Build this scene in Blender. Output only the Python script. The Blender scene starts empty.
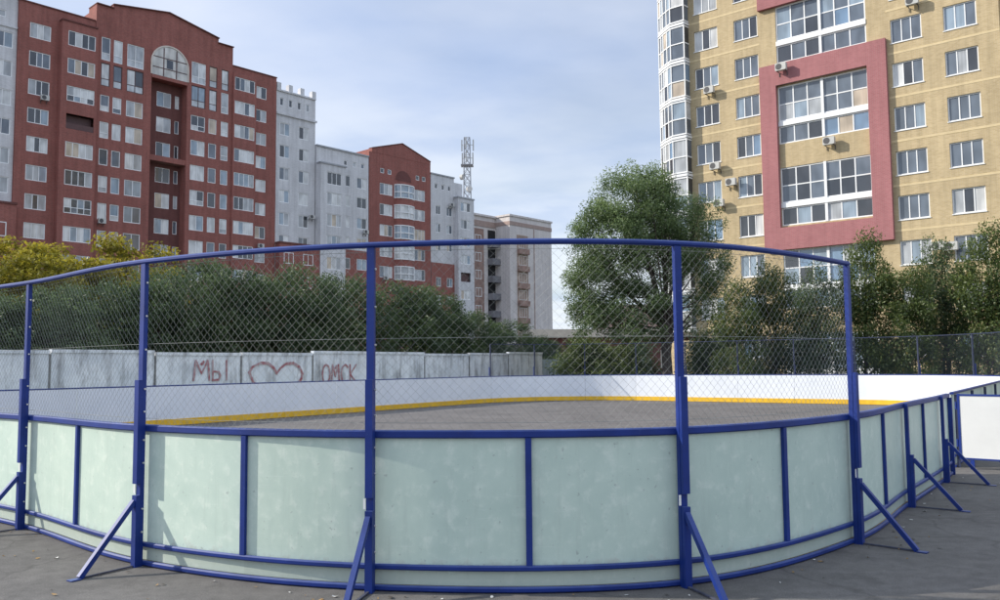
import bpy, math, random
import numpy as np
from mathutils import Vector, Matrix
R = math.radians
rng = random.Random(7)
scene = bpy.context.scene
col = scene.collection

# ------------------------------------------------------------------ camera
F_PX, PITCH, ROLL, CAM_H = 850.4, 0.0759, 0.0092, 1.736
cam_data = bpy.data.cameras.new('camera'); cam = bpy.data.objects.new('camera', cam_data); col.objects.link(cam)
cam_data.sensor_fit = 'HORIZONTAL'; cam_data.sensor_width = 36.0; cam_data.lens = F_PX / 1000 * 36.0
cam_data.clip_start = 0.1; cam_data.clip_end = 4000
fwd = Vector((0, math.cos(PITCH), math.sin(PITCH))); up0 = Vector((0, -math.sin(PITCH), math.cos(PITCH))); rt0 = Vector((1, 0, 0))
c_, s_ = math.cos(ROLL), math.sin(ROLL)
rt = c_ * rt0 - s_ * up0
upv = s_ * rt0 + c_ * up0
# picture x = c*X - s*Y, picture y = s*X + c*Y
m = Matrix.Identity(4)
for i in range(3):
    m[i][0] = rt[i]; m[i][1] = upv[i]; m[i][2] = -fwd[i]
m[2][3] = CAM_H
cam.matrix_world = m
scene.camera = cam
scene.view_settings.view_transform = 'Standard'; scene.view_settings.look = 'None'
scene.view_settings.exposure = 0; scene.view_settings.gamma = 1

def at(px, py, depth):
    """world point seen at photo pixel px,py (1000x600) at a given depth along +y"""
    X = (px - 500) / F_PX; Y = (300 - py) / F_PX
    X, Y = c_ * X + s_ * Y, -s_ * X + c_ * Y
    d = Vector((X, math.cos(PITCH) - Y * math.sin(PITCH), math.sin(PITCH) + Y * math.cos(PITCH)))
    return Vector((0, 0, CAM_H)) + d * (depth / d.y)

# ------------------------------------------------------------------ materials
class NT:
    def __init__(s, name):
        s.m = bpy.data.materials.new(name); s.m.use_nodes = True
        s.t = s.m.node_tree; s.b = s.t.nodes['Principled BSDF']
    def n(s, typ, **kw):
        nd = s.t.nodes.new(typ)
        for k, v in kw.items():
            if k.startswith('i_'):
                key = k[2:]
                key = int(key) if key.isdigit() else key.replace('_', ' ')
                nd.inputs[key].default_value = v
            else: setattr(nd, k, v)
        return nd
    def l(s, a, b): s.t.links.new(a, b)
    def coord(s, scale=(1, 1, 1), kind='Object'):
        tc = s.n('ShaderNodeTexCoord'); mp = s.n('ShaderNodeMapping'); mp.inputs['Scale'].default_value = scale
        s.l(tc.outputs[kind], mp.inputs['Vector']); return mp.outputs['Vector']
    def noise(s, vec, scale, detail=4, rough=.6):
        nd = s.n('ShaderNodeTexNoise'); nd.inputs['Scale'].default_value = scale
        nd.inputs['Detail'].default_value = detail; nd.inputs['Roughness'].default_value = rough
        s.l(vec, nd.inputs['Vector']); return nd.outputs['Fac']
    def ramp(s, fac, stops):
        nd = s.n('ShaderNodeValToRGB'); cr = nd.color_ramp
        while len(cr.elements) < len(stops): cr.elements.new(.5)
        for e, (p, c) in zip(cr.elements, stops):
            e.position = p; e.color = (c, c, c, 1) if isinstance(c, (int, float)) else (*c, 1)
        s.l(fac, nd.inputs['Fac']); return nd.outputs['Color']
    def mix(s, a, b, fac, mode='MIX'):
        nd = s.n('ShaderNodeMix'); nd.data_type = 'RGBA'; nd.blend_type = mode
        for sock, v in ((nd.inputs[0], fac), (nd.inputs[6], a), (nd.inputs[7], b)):
            if hasattr(v, 'is_output') or isinstance(v, bpy.types.NodeSocket): s.l(v, sock)
            elif isinstance(v, (int, float)): sock.default_value = v if sock.type == 'VALUE' else (v, v, v, 1)
            else: sock.default_value = (*v, 1)
        return nd.outputs[2]
    def bump(s, h, strength=.3, dist=.02):
        nd = s.n('ShaderNodeBump'); nd.inputs['Strength'].default_value = strength; nd.inputs['Distance'].default_value = dist
        s.l(h, nd.inputs['Height']); s.l(nd.outputs['Normal'], s.b.inputs['Normal'])
    def base(s, c): s.l(c, s.b.inputs['Base Color']) if isinstance(c, bpy.types.NodeSocket) else setattr(s.b.inputs['Base Color'], 'default_value', (*c, 1))
    def rnd(s):
        return s.n('ShaderNodeObjectInfo').outputs['Random']

def scl(c, k): return tuple(min(1, x * k) for x in c)

def mat_plain(name, c, rough=.6, var=.12, scale=3.0, metal=0.0, bump=0, spec=.4, objvar=0.0):
    t = NT(name); v = t.coord()
    f = t.noise(v, scale, 5)
    colr = t.mix(scl(c, 1 - var), scl(c, 1 + var), t.ramp(f, [(.3, 0), (.7, 1)]))
    if objvar:
        k = t.n('ShaderNodeMapRange'); t.l(t.rnd(), k.inputs[0]); k.inputs[3].default_value = 1 - objvar; k.inputs[4].default_value = 1 + objvar
        hs = t.n('ShaderNodeHueSaturation'); t.l(colr, hs.inputs['Color']); t.l(k.outputs[0], hs.inputs['Value']); colr = hs.outputs['Color']
    t.base(colr); t.b.inputs['Roughness'].default_value = rough; t.b.inputs['Metallic'].default_value = metal
    t.b.inputs['Specular IOR Level'].default_value = spec
    if bump: t.bump(t.noise(v, scale * 12, 3), bump, .01)
    return t.m

def mat_brick(name, c1, c2, mortar, bw=.25, bh=.077, big=.12, haze=0.0, msize=.011):
    t = NT(name)
    tc = t.n('ShaderNodeTexCoord'); sp = t.n('ShaderNodeSeparateXYZ'); t.l(tc.outputs['Object'], sp.inputs[0])
    ad = t.n('ShaderNodeMath', operation='ADD'); t.l(sp.outputs[0], ad.inputs[0]); t.l(sp.outputs[1], ad.inputs[1])
    cb = t.n('ShaderNodeCombineXYZ'); t.l(ad.outputs[0], cb.inputs[0]); t.l(sp.outputs[2], cb.inputs[1])
    br = t.n('ShaderNodeTexBrick'); t.l(cb.outputs[0], br.inputs['Vector'])
    br.inputs['Scale'].default_value = 1; br.inputs['Brick Width'].default_value = bw; br.inputs['Row Height'].default_value = bh
    br.inputs['Mortar Size'].default_value = msize; br.inputs['Bias'].default_value = 0
    br.inputs['Color1'].default_value = (*c1, 1); br.inputs['Color2'].default_value = (*c2, 1); br.inputs['Mortar'].default_value = (*mortar, 1)
    f = t.noise(tc.outputs['Object'], .35, 6, .65)
    mp = t.n('ShaderNodeMapping'); mp.inputs['Scale'].default_value = (2.2, 2.2, .16); t.l(tc.outputs['Object'], mp.inputs[0])
    f2 = t.noise(mp.outputs[0], 1.2, 4)
    cc = t.mix(br.outputs['Color'], t.ramp(f, [(.3, 1 - big), (.7, 1 + 0)]), .9, 'MULTIPLY')
    cc = t.mix(cc, t.ramp(f2, [(.35, 1 - big), (.6, 1)]), .8, 'MULTIPLY')
    t.base(cc); t.b.inputs['Roughness'].default_value = .85; t.b.inputs['Specular IOR Level'].default_value = .2
    return t.m

M = {}
M['blue'] = (lambda: None)()
def mk_blue():
    t = NT('blue enamel paint'); v = t.coord()
    f = t.noise(v, 2.5, 5); f2 = t.noise(v, 38, 3)
    c = t.mix((.003, .020, .145), (.007, .034, .24), t.ramp(f, [(.3, 0), (.75, 1)]))
    c = t.mix(c, (.06, .11, .26), t.ramp(f2, [(.66, 0), (.74, .55)]))
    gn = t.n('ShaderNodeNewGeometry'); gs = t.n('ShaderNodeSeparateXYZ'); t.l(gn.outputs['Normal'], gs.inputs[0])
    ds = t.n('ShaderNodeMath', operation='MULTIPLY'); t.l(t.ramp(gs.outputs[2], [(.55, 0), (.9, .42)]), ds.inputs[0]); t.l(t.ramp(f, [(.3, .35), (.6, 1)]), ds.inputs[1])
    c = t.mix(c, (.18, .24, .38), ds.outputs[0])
    f4 = t.noise(v, 70, 2)
    c = t.mix(c, (.13, .06, .03), t.ramp(f4, [(.73, 0), (.77, .8)]))
    t.base(c); t.b.inputs['Roughness'].default_value = .5; t.b.inputs['Specular IOR Level'].default_value = .4
    t.bump(f2, .08, .004)
    return t.m
M['blue'] = mk_blue()
def mk_panel():
    t = NT('pale green fibreglass'); v = t.coord()
    f = t.noise(v, 2.2, 7, .68); f2 = t.noise(v, 9, 5, .7)
    sv = t.coord((9, 9, .8)); f3 = t.noise(sv, 1.3, 5, .7)
    c = t.mix((.485, .605, .53), (.585, .70, .61), t.ramp(f, [(.3, 0), (.7, 1)]))
    c = t.mix(c, (.76, .83, .74), t.ramp(f2, [(.52, 0), (.74, .6)]))
    c = t.mix(c, (.42, .50, .44), t.ramp(f3, [(.54, 0), (.78, .5)]))
    sl = t.noise(t.coord((1.2, 1.2, 16)), 1.6, 5, .75)
    c = t.mix(c, (.74, .81, .75), t.ramp(sl, [(.60, 0), (.74, .35)]))
    sp = t.n('ShaderNodeSeparateXYZ'); tc = t.n('ShaderNodeTexCoord'); t.l(tc.outputs['Object'], sp.inputs[0])
    mud = t.n('ShaderNodeMath', operation='MULTIPLY_ADD'); t.l(f2, mud.inputs[0]); mud.inputs[1].default_value = -.35; t.l(sp.outputs[2], mud.inputs[2])
    c = t.mix(c, (.33, .34, .29), t.ramp(mud.outputs[0], [(0, .45), (.06, .0)]))
    f6 = t.noise(v, 21, 4, .6)
    c = t.mix(c, (.27, .30, .29), t.ramp(f6, [(.66, 0), (.72, .5)]))
    hs = t.n('ShaderNodeHueSaturation'); k = t.n('ShaderNodeMapRange'); t.l(t.rnd(), k.inputs[0]); k.inputs[3].default_value = .93; k.inputs[4].default_value = 1.05
    t.l(c, hs.inputs['Color']); t.l(k.outputs[0], hs.inputs['Value'])
    t.base(hs.outputs['Color']); t.b.inputs['Roughness'].default_value = .42; t.b.inputs['Specular IOR Level'].default_value = .4
    t.bump(f2, .05, .01)
    return t.m
M['panel'] = mk_panel()
M['navy'] = mat_plain('faded navy paint', (.030, .040, .085), .6, .2, 3)
def mk_white_panel():
    t = NT('white board plastic'); v = t.coord()
    f = t.noise(v, .9, 6, .7); f2 = t.noise(v, 7, 4)
    c = t.mix((.71, .75, .81), (.82, .85, .90), t.ramp(f, [(.3, 0), (.7, 1)]))
    c = t.mix(c, (.45, .45, .47), t.ramp(f2, [(.66, 0), (.8, .35)]))
    t.base(c); t.b.inputs['Roughness'].default_value = .45
    return t.m
M['white_board'] = mk_white_panel()
M['leaf_white'] = mat_plain('scuffed white sheet', (.66, .67, .66), .5, .06, 1.5)
M['yellow'] = mat_plain('yellow kick strip', (.78, .47, .03), .5, .12, 4)
M['wire'] = mat_plain('dull galvanised wire', (.30, .31, .29), .75, .15, 5, spec=.2)
M['dark_net'] = mat_plain('dark netting', (.07, .09, .12), .7, .1, 5)
M['bolt'] = mat_plain('zinc bolt', (.7, .7, .68), .35, .05, 5, metal=.6)
M['tie'] = mat_plain('dusty blue steel', (.06, .065, .10), .7, .3, 9)
M['tag'] = mat_plain('white tag', (.8, .8, .78), .6, .05, 5)

def mk_asphalt(name, c, warm, kscale=1.0):
    t = NT(name); v = t.coord()
    fine = t.noise(v, 90 * kscale, 3, .7); mid = t.noise(v, 7, 6, .65); big = t.noise(v, .55, 5, .6); stain = t.noise(v, 1.7, 5, .7)
    cc = t.mix(scl(c, .80), scl(c, 1.20), t.ramp(big, [(.3, 0), (.7, 1)]))
    cc = t.mix(cc, warm, t.ramp(stain, [(.45, 0), (.75, .6)]))
    cc = t.mix(cc, t.ramp(mid, [(.3, .72), (.7, 1.15)]), .8, 'MULTIPLY')
    cc = t.mix(cc, t.ramp(fine, [(.32, .55), (.5, 1.0), (.72, 1.5)]), .7, 'MULTIPLY')
    vo = t.n('ShaderNodeTexVoronoi'); vo.inputs['Scale'].default_value = 26; t.l(v, vo.inputs['Vector'])
    cc = t.mix(cc, (.42, .40, .36), t.ramp(vo.outputs['Distance'], [(.05, .7), (.085, 0)]))
    dn = t.n('ShaderNodeTexNoise'); dn.inputs['Scale'].default_value = 1.4; dn.inputs['Detail'].default_value = 4; t.l(v, dn.inputs['Vector'])
    dv = t.n('ShaderNodeVectorMath', operation='MULTIPLY_ADD'); t.l(dn.outputs['Color'], dv.inputs[0]); dv.inputs[1].default_value = (.5, .5, .5); t.l(v, dv.inputs[2])
    ck = t.n('ShaderNodeTexVoronoi', feature='DISTANCE_TO_EDGE'); ck.inputs['Scale'].default_value = .42; t.l(dv.outputs[0], ck.inputs['Vector'])
    cc = t.mix(cc, scl(c, .42), t.ramp(ck.outputs['Distance'], [(.0, .40), (.004, .25), (.009, 0)]))
    st2 = t.noise(t.coord((1, 1, 1)), .9, 6, .75)
    cc = t.mix(cc, scl(c, .6), t.ramp(st2, [(.56, 0), (.68, .6)]))
    t.base(cc); t.b.inputs['Roughness'].default_value = .88; t.b.inputs['Specular IOR Level'].default_value = .25
    t.bump(fine, .35, .01)
    return t.m
M['asphalt'] = mk_asphalt('worn asphalt', (.134, .127, .121), (.166, .157, .147))
M['rink_asphalt'] = mk_asphalt('rink asphalt', (.148, .138, .133), (.178, .165, .157))
M['grass'] = mat_plain('rough grass', (.05, .07, .025), .95, .35, 1.5, bump=.6)

M['red_brick'] = mat_brick('red brick', (.37, .112, .092), (.27, .080, .068), (.36, .21, .18), big=.22)
M['red_brick_dark'] = mat_brick('dark red brick', (.20, .072, .066), (.16, .058, .054), (.17, .10, .09), big=.2)
M['grey_brick'] = mat_brick('grey silicate brick', (.78, .78, .80), (.67, .67, .69), (.62, .62, .64), big=.2)
M['pale_brick'] = mat_brick('pale silicate brick', (.78, .73, .71), (.69, .64, .62), (.62, .58, .57), big=.18)
M['tan_brick'] = mat_brick('tan facing brick', (.60, .475, .275), (.50, .385, .21), (.58, .48, .34), big=.2)
M['pale_band'] = mat_plain('pale band', (.62, .50, .30), .8, .1, 2)
M['pink'] = mat_brick('rose facing brick', (.43, .165, .175), (.37, .135, .145), (.42, .24, .24), big=.14)
M['pvc'] = mat_plain('white window frame', (.80, .81, .82), .4, .04, 2)
M['dark_frame'] = mat_plain('dark window frame', (.10, .05, .05), .5, .1, 2)
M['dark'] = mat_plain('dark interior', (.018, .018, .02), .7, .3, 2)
M['brown'] = mat_plain('brown tile strip', (.29, .19, .16), .75, .3, 1.2)
M['brown_light'] = mat_plain('light brown tile strip', (.34, .25, .20), .75, .3, 1.2)
M['dark_balcony'] = mat_plain('dark balcony sheet', (.20, .20, .22), .7, .4, .5)
M['cornice'] = mat_plain('brown cornice', (.36, .27, .24), .8, .12, 2)
M['roof_felt'] = mat_plain('roof felt', (.09, .09, .095), .9, .2, 1)
M['cream'] = mat_plain('pale plaster', (.62, .56, .50), .85, .1, 2)
M['steel'] = mat_plain('grey steel', (.34, .35, .37), .5, .12, 2, metal=.3)
M['ac'] = mat_plain('off-white casing', (.50, .50, .48), .5, .08, 5)
M['ac_dark'] = mat_plain('dark grille', (.08, .08, .085), .6, .1, 5)
M['bark'] = mat_plain('bark', (.075, .06, .05), .95, .35, 6, bump=.6)
def mk_graffiti():
    t = NT('faded dark red spray paint'); v = t.coord(); f = t.noise(v, 9, 5, .7); f2 = t.noise(t.coord((4, 4, .4)), 2.2, 4)
    c = t.mix((.30, .06, .075), (.50, .40, .42), t.ramp(f, [(.44, 0), (.66, .9)]))
    c = t.mix(c, (.42, .36, .38), t.ramp(f2, [(.45, 0), (.65, .75)]))
    t.base(c); t.b.inputs['Roughness'].default_value = .85
    return t.m
M['graffiti'] = mk_graffiti()

def mk_glass(name, c, rough=.08, spec=.7, stripe=0.0, c2=None):
    t = NT(name); v = t.coord()
    f = t.noise(t.coord((1.6, 1.6, .8)), .8, 1)
    cc = t.mix(scl(c, .78), c2 or scl(c, 1.18), t.ramp(f, [(.36, 0), (.64, 1)]))
    if stripe:
        f3 = t.noise(t.coord((9, 9, .15)), 1.2, 2)
        cc = t.mix(cc, scl(c, .55), t.ramp(f3, [(.45, 0), (.65, stripe)]))
    t.base(cc); t.b.inputs['Roughness'].default_value = rough; t.b.inputs['Specular IOR Level'].default_value = spec
    t.b.inputs['Coat Weight'].default_value = .5; t.b.inputs['Coat Roughness'].default_value = .03
    return t.m
GL = [mk_glass('dark glass', (.045, .05, .06)), mk_glass('mid glass', (.12, .145, .18)), mk_glass('curtained glass', (.40, .42, .44), .1, .5, .35),
      mk_glass('white curtain glass', (.64, .65, .65), .12, .5, .3), mk_glass('beige blind glass', (.50, .42, .33), .12, .4, .2),
      mk_glass('blue sky glass', (.17, .26, .38), .06, .9), mk_glass('pale blue glass', (.26, .33, .40), .08, .8, .25)]
M['lowpanel'] = mk_glass('frosted lower glazing', (.52, .55, .58), .25, .4)

# ------------------------------------------------------------------ mesh helpers
class MB:
    def __init__(s): s.v = []; s.f = []; s.m = []; s.sm = []
    def quad(s, a, b, c, d, mi=0):
        n = len(s.v); s.v += [tuple(a), tuple(b), tuple(c), tuple(d)]; s.f.append((n, n+1, n+2, n+3)); s.m.append(mi)
    def poly(s, pts, mi=0):
        n = len(s.v); s.v += [tuple(p) for p in pts]; s.f.append(tuple(range(n, n + len(pts)))); s.m.append(mi)
    def box(s, x0, x1, y0, y1, z0, z1, mi=0):
        s.obox((0, 0), (1, 0), (0, 1), x0, x1, y0, y1, z0, z1, mi)
    def obox(s, p, t, n, a0, a1, b0, b1, z0, z1, mi=0):
        """box along 2-D axes t and n from point p"""
        i = len(s.v)
        for z in (z0, z1):
            for a, b in ((a0, b0), (a1, b0), (a1, b1), (a0, b1)):
                s.v.append((p[0] + t[0]*a + n[0]*b, p[1] + t[1]*a + n[1]*b, z))
        for f in ((3, 2, 1, 0), (4, 5, 6, 7), (0, 1, 5, 4), (1, 2, 6, 5), (2, 3, 7, 6), (3, 0, 4, 7)):
            s.f.append(tuple(i + k for k in f)); s.m.append(mi)
    def bar(s, a, b, w, h=None, mi=0, upv=(0, 0, 1)):
        """square bar between two 3-D points"""
        a = Vector(a); b = Vector(b); h = h or w
        d = (b - a).normalized(); u = Vector(upv)
        if abs(d.dot(u)) > .97: u = Vector((1, 0, 0))
        x = d.cross(u).normalized(); y = x.cross(d).normalized(); i = len(s.v)
        for q in (a, b):
            for k, l in ((-1, -1), (1, -1), (1, 1), (-1, 1)): s.v.append(tuple(q + x*k*w/2 + y*l*h/2))
        for f in ((3, 2, 1, 0), (4, 5, 6, 7), (0, 1, 5, 4), (1, 2, 6, 5), (2, 3, 7, 6), (3, 0, 4, 7)):
            s.f.append(tuple(i + k for k in f)); s.m.append(mi)
    def tube(s, pts, radii, sides=7, mi=0, caps=True):
        pts = [Vector(p) for p in pts]; i0 = len(s.v)
        if not hasattr(radii, '__len__'): radii = [radii] * len(pts)
        for k, p in enumerate(pts):
            d = (pts[min(k+1, len(pts)-1)] - pts[max(k-1, 0)]).normalized()
            u = Vector((0, 0, 1)) if abs(d.z) < .9 else Vector((1, 0, 0))
            x = d.cross(u).normalized(); y = d.cross(x).normalized()
            for j in range(sides):
                a = 2*math.pi*j/sides; s.v.append(tuple(p + (x*math.cos(a) + y*math.sin(a))*radii[k]))
        for k in range(len(pts)-1):
            for j in range(sides):
                a = i0+k*sides+j; b = i0+k*sides+(j+1) % sides
                s.f.append((a, b, b+sides, a+sides)); s.m.append(mi)
        if caps:
            s.f.append(tuple(i0+j for j in range(sides))); s.m.append(mi)
            e = i0+(len(pts)-1)*sides; s.f.append(tuple(e+sides-1-j for j in range(sides))); s.m.append(mi)
    def sweep(s, path, prof, mi=0):
        """path: list of (p2, n2) ; prof: closed list of (offset, z)"""
        i0 = len(s.v); k = len(prof)
        for p, n in path:
            for o, z in prof: s.v.append((p[0]+n[0]*o, p[1]+n[1]*o, z))
        for a in range(len(path)-1):
            for j in range(k):
                q = i0+a*k+j; r = i0+a*k+(j+1) % k
                s.f.append((q, r, r+k, q+k)); s.m.append(mi)
        s.f.append(tuple(i0+j for j in range(k))); s.m.append(mi)
        e = i0+(len(path)-1)*k; s.f.append(tuple(e+k-1-j for j in range(k))); s.m.append(mi)
    def build(s, name, mats, parent=None, world=False, smooth=False):
        if not isinstance(mats, (list, tuple)): mats = [mats]
        v = s.v
        if world and parent is not None:
            inv = ROOTM[parent.name].inverted(); v = [tuple(inv @ Vector(p)) for p in v]
        me = bpy.data.meshes.new(name); me.from_pydata(v, [], s.f)
        for q in mats: me.materials.append(q)
        if len(mats) > 1: me.polygons.foreach_set('material_index', s.m)
        me.update()
        if smooth: me.polygons.foreach_set('use_smooth', [True]*len(me.polygons))
        o = bpy.data.objects.new(name, me); col.objects.link(o)
        if parent is not None:
            o.parent = parent
            ROOTM[o.name] = ROOTM[parent.name]
        return o

ROOTM = {}
def thing(name, label, cat, loc=(0, 0, 0), rz=0.0, group=None):
    o = bpy.data.objects.new(name, None); col.objects.link(o); o.empty_display_size = .2
    o.location = loc; o.rotation_euler = (0, 0, rz); o['label'] = label; o['category'] = cat
    if group: o['group'] = group
    ROOTM[o.name] = Matrix.Translation(loc) @ Matrix.Rotation(rz, 4, 'Z')
    return o
def tag(o, label, cat, group=None, kind=None):
    if label: o['label'] = label
    if cat: o['category'] = cat
    if group: o['group'] = group
    if kind: o['kind'] = kind
    return o
def dup(root, loc, rz, scale, label, group=None):
    r = root.copy(); col.objects.link(r); r.location = loc; r.rotation_euler = (0, 0, rz); r.scale = scale
    r['label'] = label
    if group: r['group'] = group
    for ch in list(root.children):
        c = ch.copy(); col.objects.link(c); c.parent = r
        for g in list(ch.children):
            d = g.copy(); col.objects.link(d); d.parent = c
    return r

# ------------------------------------------------------------------ rink outlines (metres)
TH, U0, V0, RR, WW, LL = 0.96806, 4.848, 1.885, 5.742, 20.78, 31.744
DU = Vector((math.cos(TH), math.sin(TH))); DV = Vector((-math.sin(TH), math.cos(TH)))
def uv(u, v): return DU*u + DV*v
P = [Vector(p) for p in [[-5.192, 9.458], [-3.17, 7.681], [-1.009, 6.766], [1.398, 6.824], [3.354, 8.327], [4.82, 10.327], [6.284, 12.332]]]
PM1 = P[0] + Vector((-.81, .586))*2.42
PM2 = PM1 + DV*2.4
CP = [PM2, PM1] + P            # fence posts in order, seven in view
TEND = P[6] + DU*1.22
CPX = [PM2 + DV*2.4] + CP + [P[6] + DU*2.4]
def near_pt(t):
    """t in post units, 0 = first post of CP"""
    if t >= len(CP)-1:
        return P[6] + DU*(2.4*(t-(len(CP)-1)))
    i = min(int(t), len(CP)-2); f = t-i
    p0, p1, p2, p3 = CPX[i], CPX[i+1], CPX[i+2], CPX[i+3]
    m1 = (p2-p0)*.5; m2 = (p3-p1)*.5
    return p1*(2*f**3-3*f*f+1) + m1*(f**3-2*f*f+f) + p2*(-2*f**3+3*f*f) + m2*(f**3-f*f)
def near_fr(t):
    e = .01; a = near_pt(max(0, t-e)); b = near_pt(t+e); d = (b-a).normalized()
    return near_pt(t), Vector((d.y, -d.x)), d
def near_path(t0, t1, n):
    return [near_fr(t0+(t1-t0)*k/n)[:2] for k in range(n+1)]

def far_outline():
    pts = []
    g0 = (P[6] + DU*2.02).dot(DU)
    uE = U0+LL; cv = V0+RR
    v_r = V0; v_l = V0+WW
    u = g0
    n = 24
    for k in range(n+1): pts.append(uv(g0+(uE-RR-g0)*k/n, v_r))
    for k in range(1, 17):
        a = math.pi/2*k/16; pts.append(uv(uE-RR+RR*math.sin(a), v_r+RR-RR*math.cos(a)))
    for k in range(1, 11): pts.append(uv(uE, v_r+RR+(WW-2*RR)*k/10))
    for k in range(1, 17):
        a = math.pi/2*k/16; pts.append(uv(uE-RR+RR*math.cos(a), v_l-RR+RR*math.sin(a)))
    for k in range(1, 25): pts.append(uv(uE-RR+(U0+RR-uE+RR)*k/24, v_l))
    for k in range(1, 17):
        a = math.pi/2*k/16; pts.append(uv(U0+RR-RR*math.sin(a), v_l-RR+RR*math.cos(a)))
    pts.append(uv(U0, v_l-RR-1.1))
    return pts
FO = far_outline()
FS = [0.0]
for a, b in zip(FO, FO[1:]): FS.append(FS[-1] + (b-a).length)
def far_pt(s):
    s = max(0, min(FS[-1]-1e-6, s)); i = 0
    lo, hi = 0, len(FS)-2
    while lo < hi:
        mid = (lo+hi+1)//2
        if FS[mid] <= s: lo = mid
        else: hi = mid-1
    f = (s-FS[lo])/(FS[lo+1]-FS[lo]); return FO[lo].lerp(FO[lo+1], f)
def far_fr(s):
    d = (far_pt(s+.05)-far_pt(s-.05)).normalized(); return far_pt(s), Vector((d.y, -d.x)), d
def far_path(s0, s1, n): return [far_fr(s0+(s1-s0)*k/n)[:2] for k in range(n+1)]

def rrect(o0, o1, z0, z1, r=.012):
    return [(o0+r, z0), (o1-r, z0), (o1, z0+r), (o1, z1-r), (o1-r, z1), (o0+r, z1), (o0, z1-r), (o0, z0+r)]

def chain_link(frame, length, z0, z1, cell=.075, off=.0, wr=.0016, sag=0.0):
    """woven diamond netting along a frame function of arc length"""
    mb = MB(); n = int(length/cell); rows = int((z1-z0)/cell)
    dz = (z1-z0)/rows; cw = length/n
    tri = [(math.cos(a), math.sin(a)) for a in (0.5, 2.6, 4.7)]
    for i in range(n+1):
        i0 = len(mb.v); cnt = 0
        for r in range(rows+1):
            s = i*cw + (cw*.5 if (r+i) % 2 else -cw*.5)
            s = min(max(s, 0.0), length)
            p, nn, d = frame(s)
            z = z1-r*dz
            o = off + (.0025 if ((r+i) % 2) else -.0025) + sag*math.sin(math.pi*s/length)*math.sin(math.pi*r/rows)
            for a, b in tri:
                mb.v.append((p[0]+nn[0]*(o+a*wr)+d[0]*b*wr, p[1]+nn[1]*(o+a*wr)+d[1]*b*wr, z)); cnt += 1
        for r in range(rows):
            for j in range(3):
                a = i0+r*3+j; b = i0+r*3+(j+1) % 3
                mb.f.append((a, b, b+3, a+3)); mb.m.append(0)
    return mb

HB, HN = 1.2, 2.67
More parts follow.
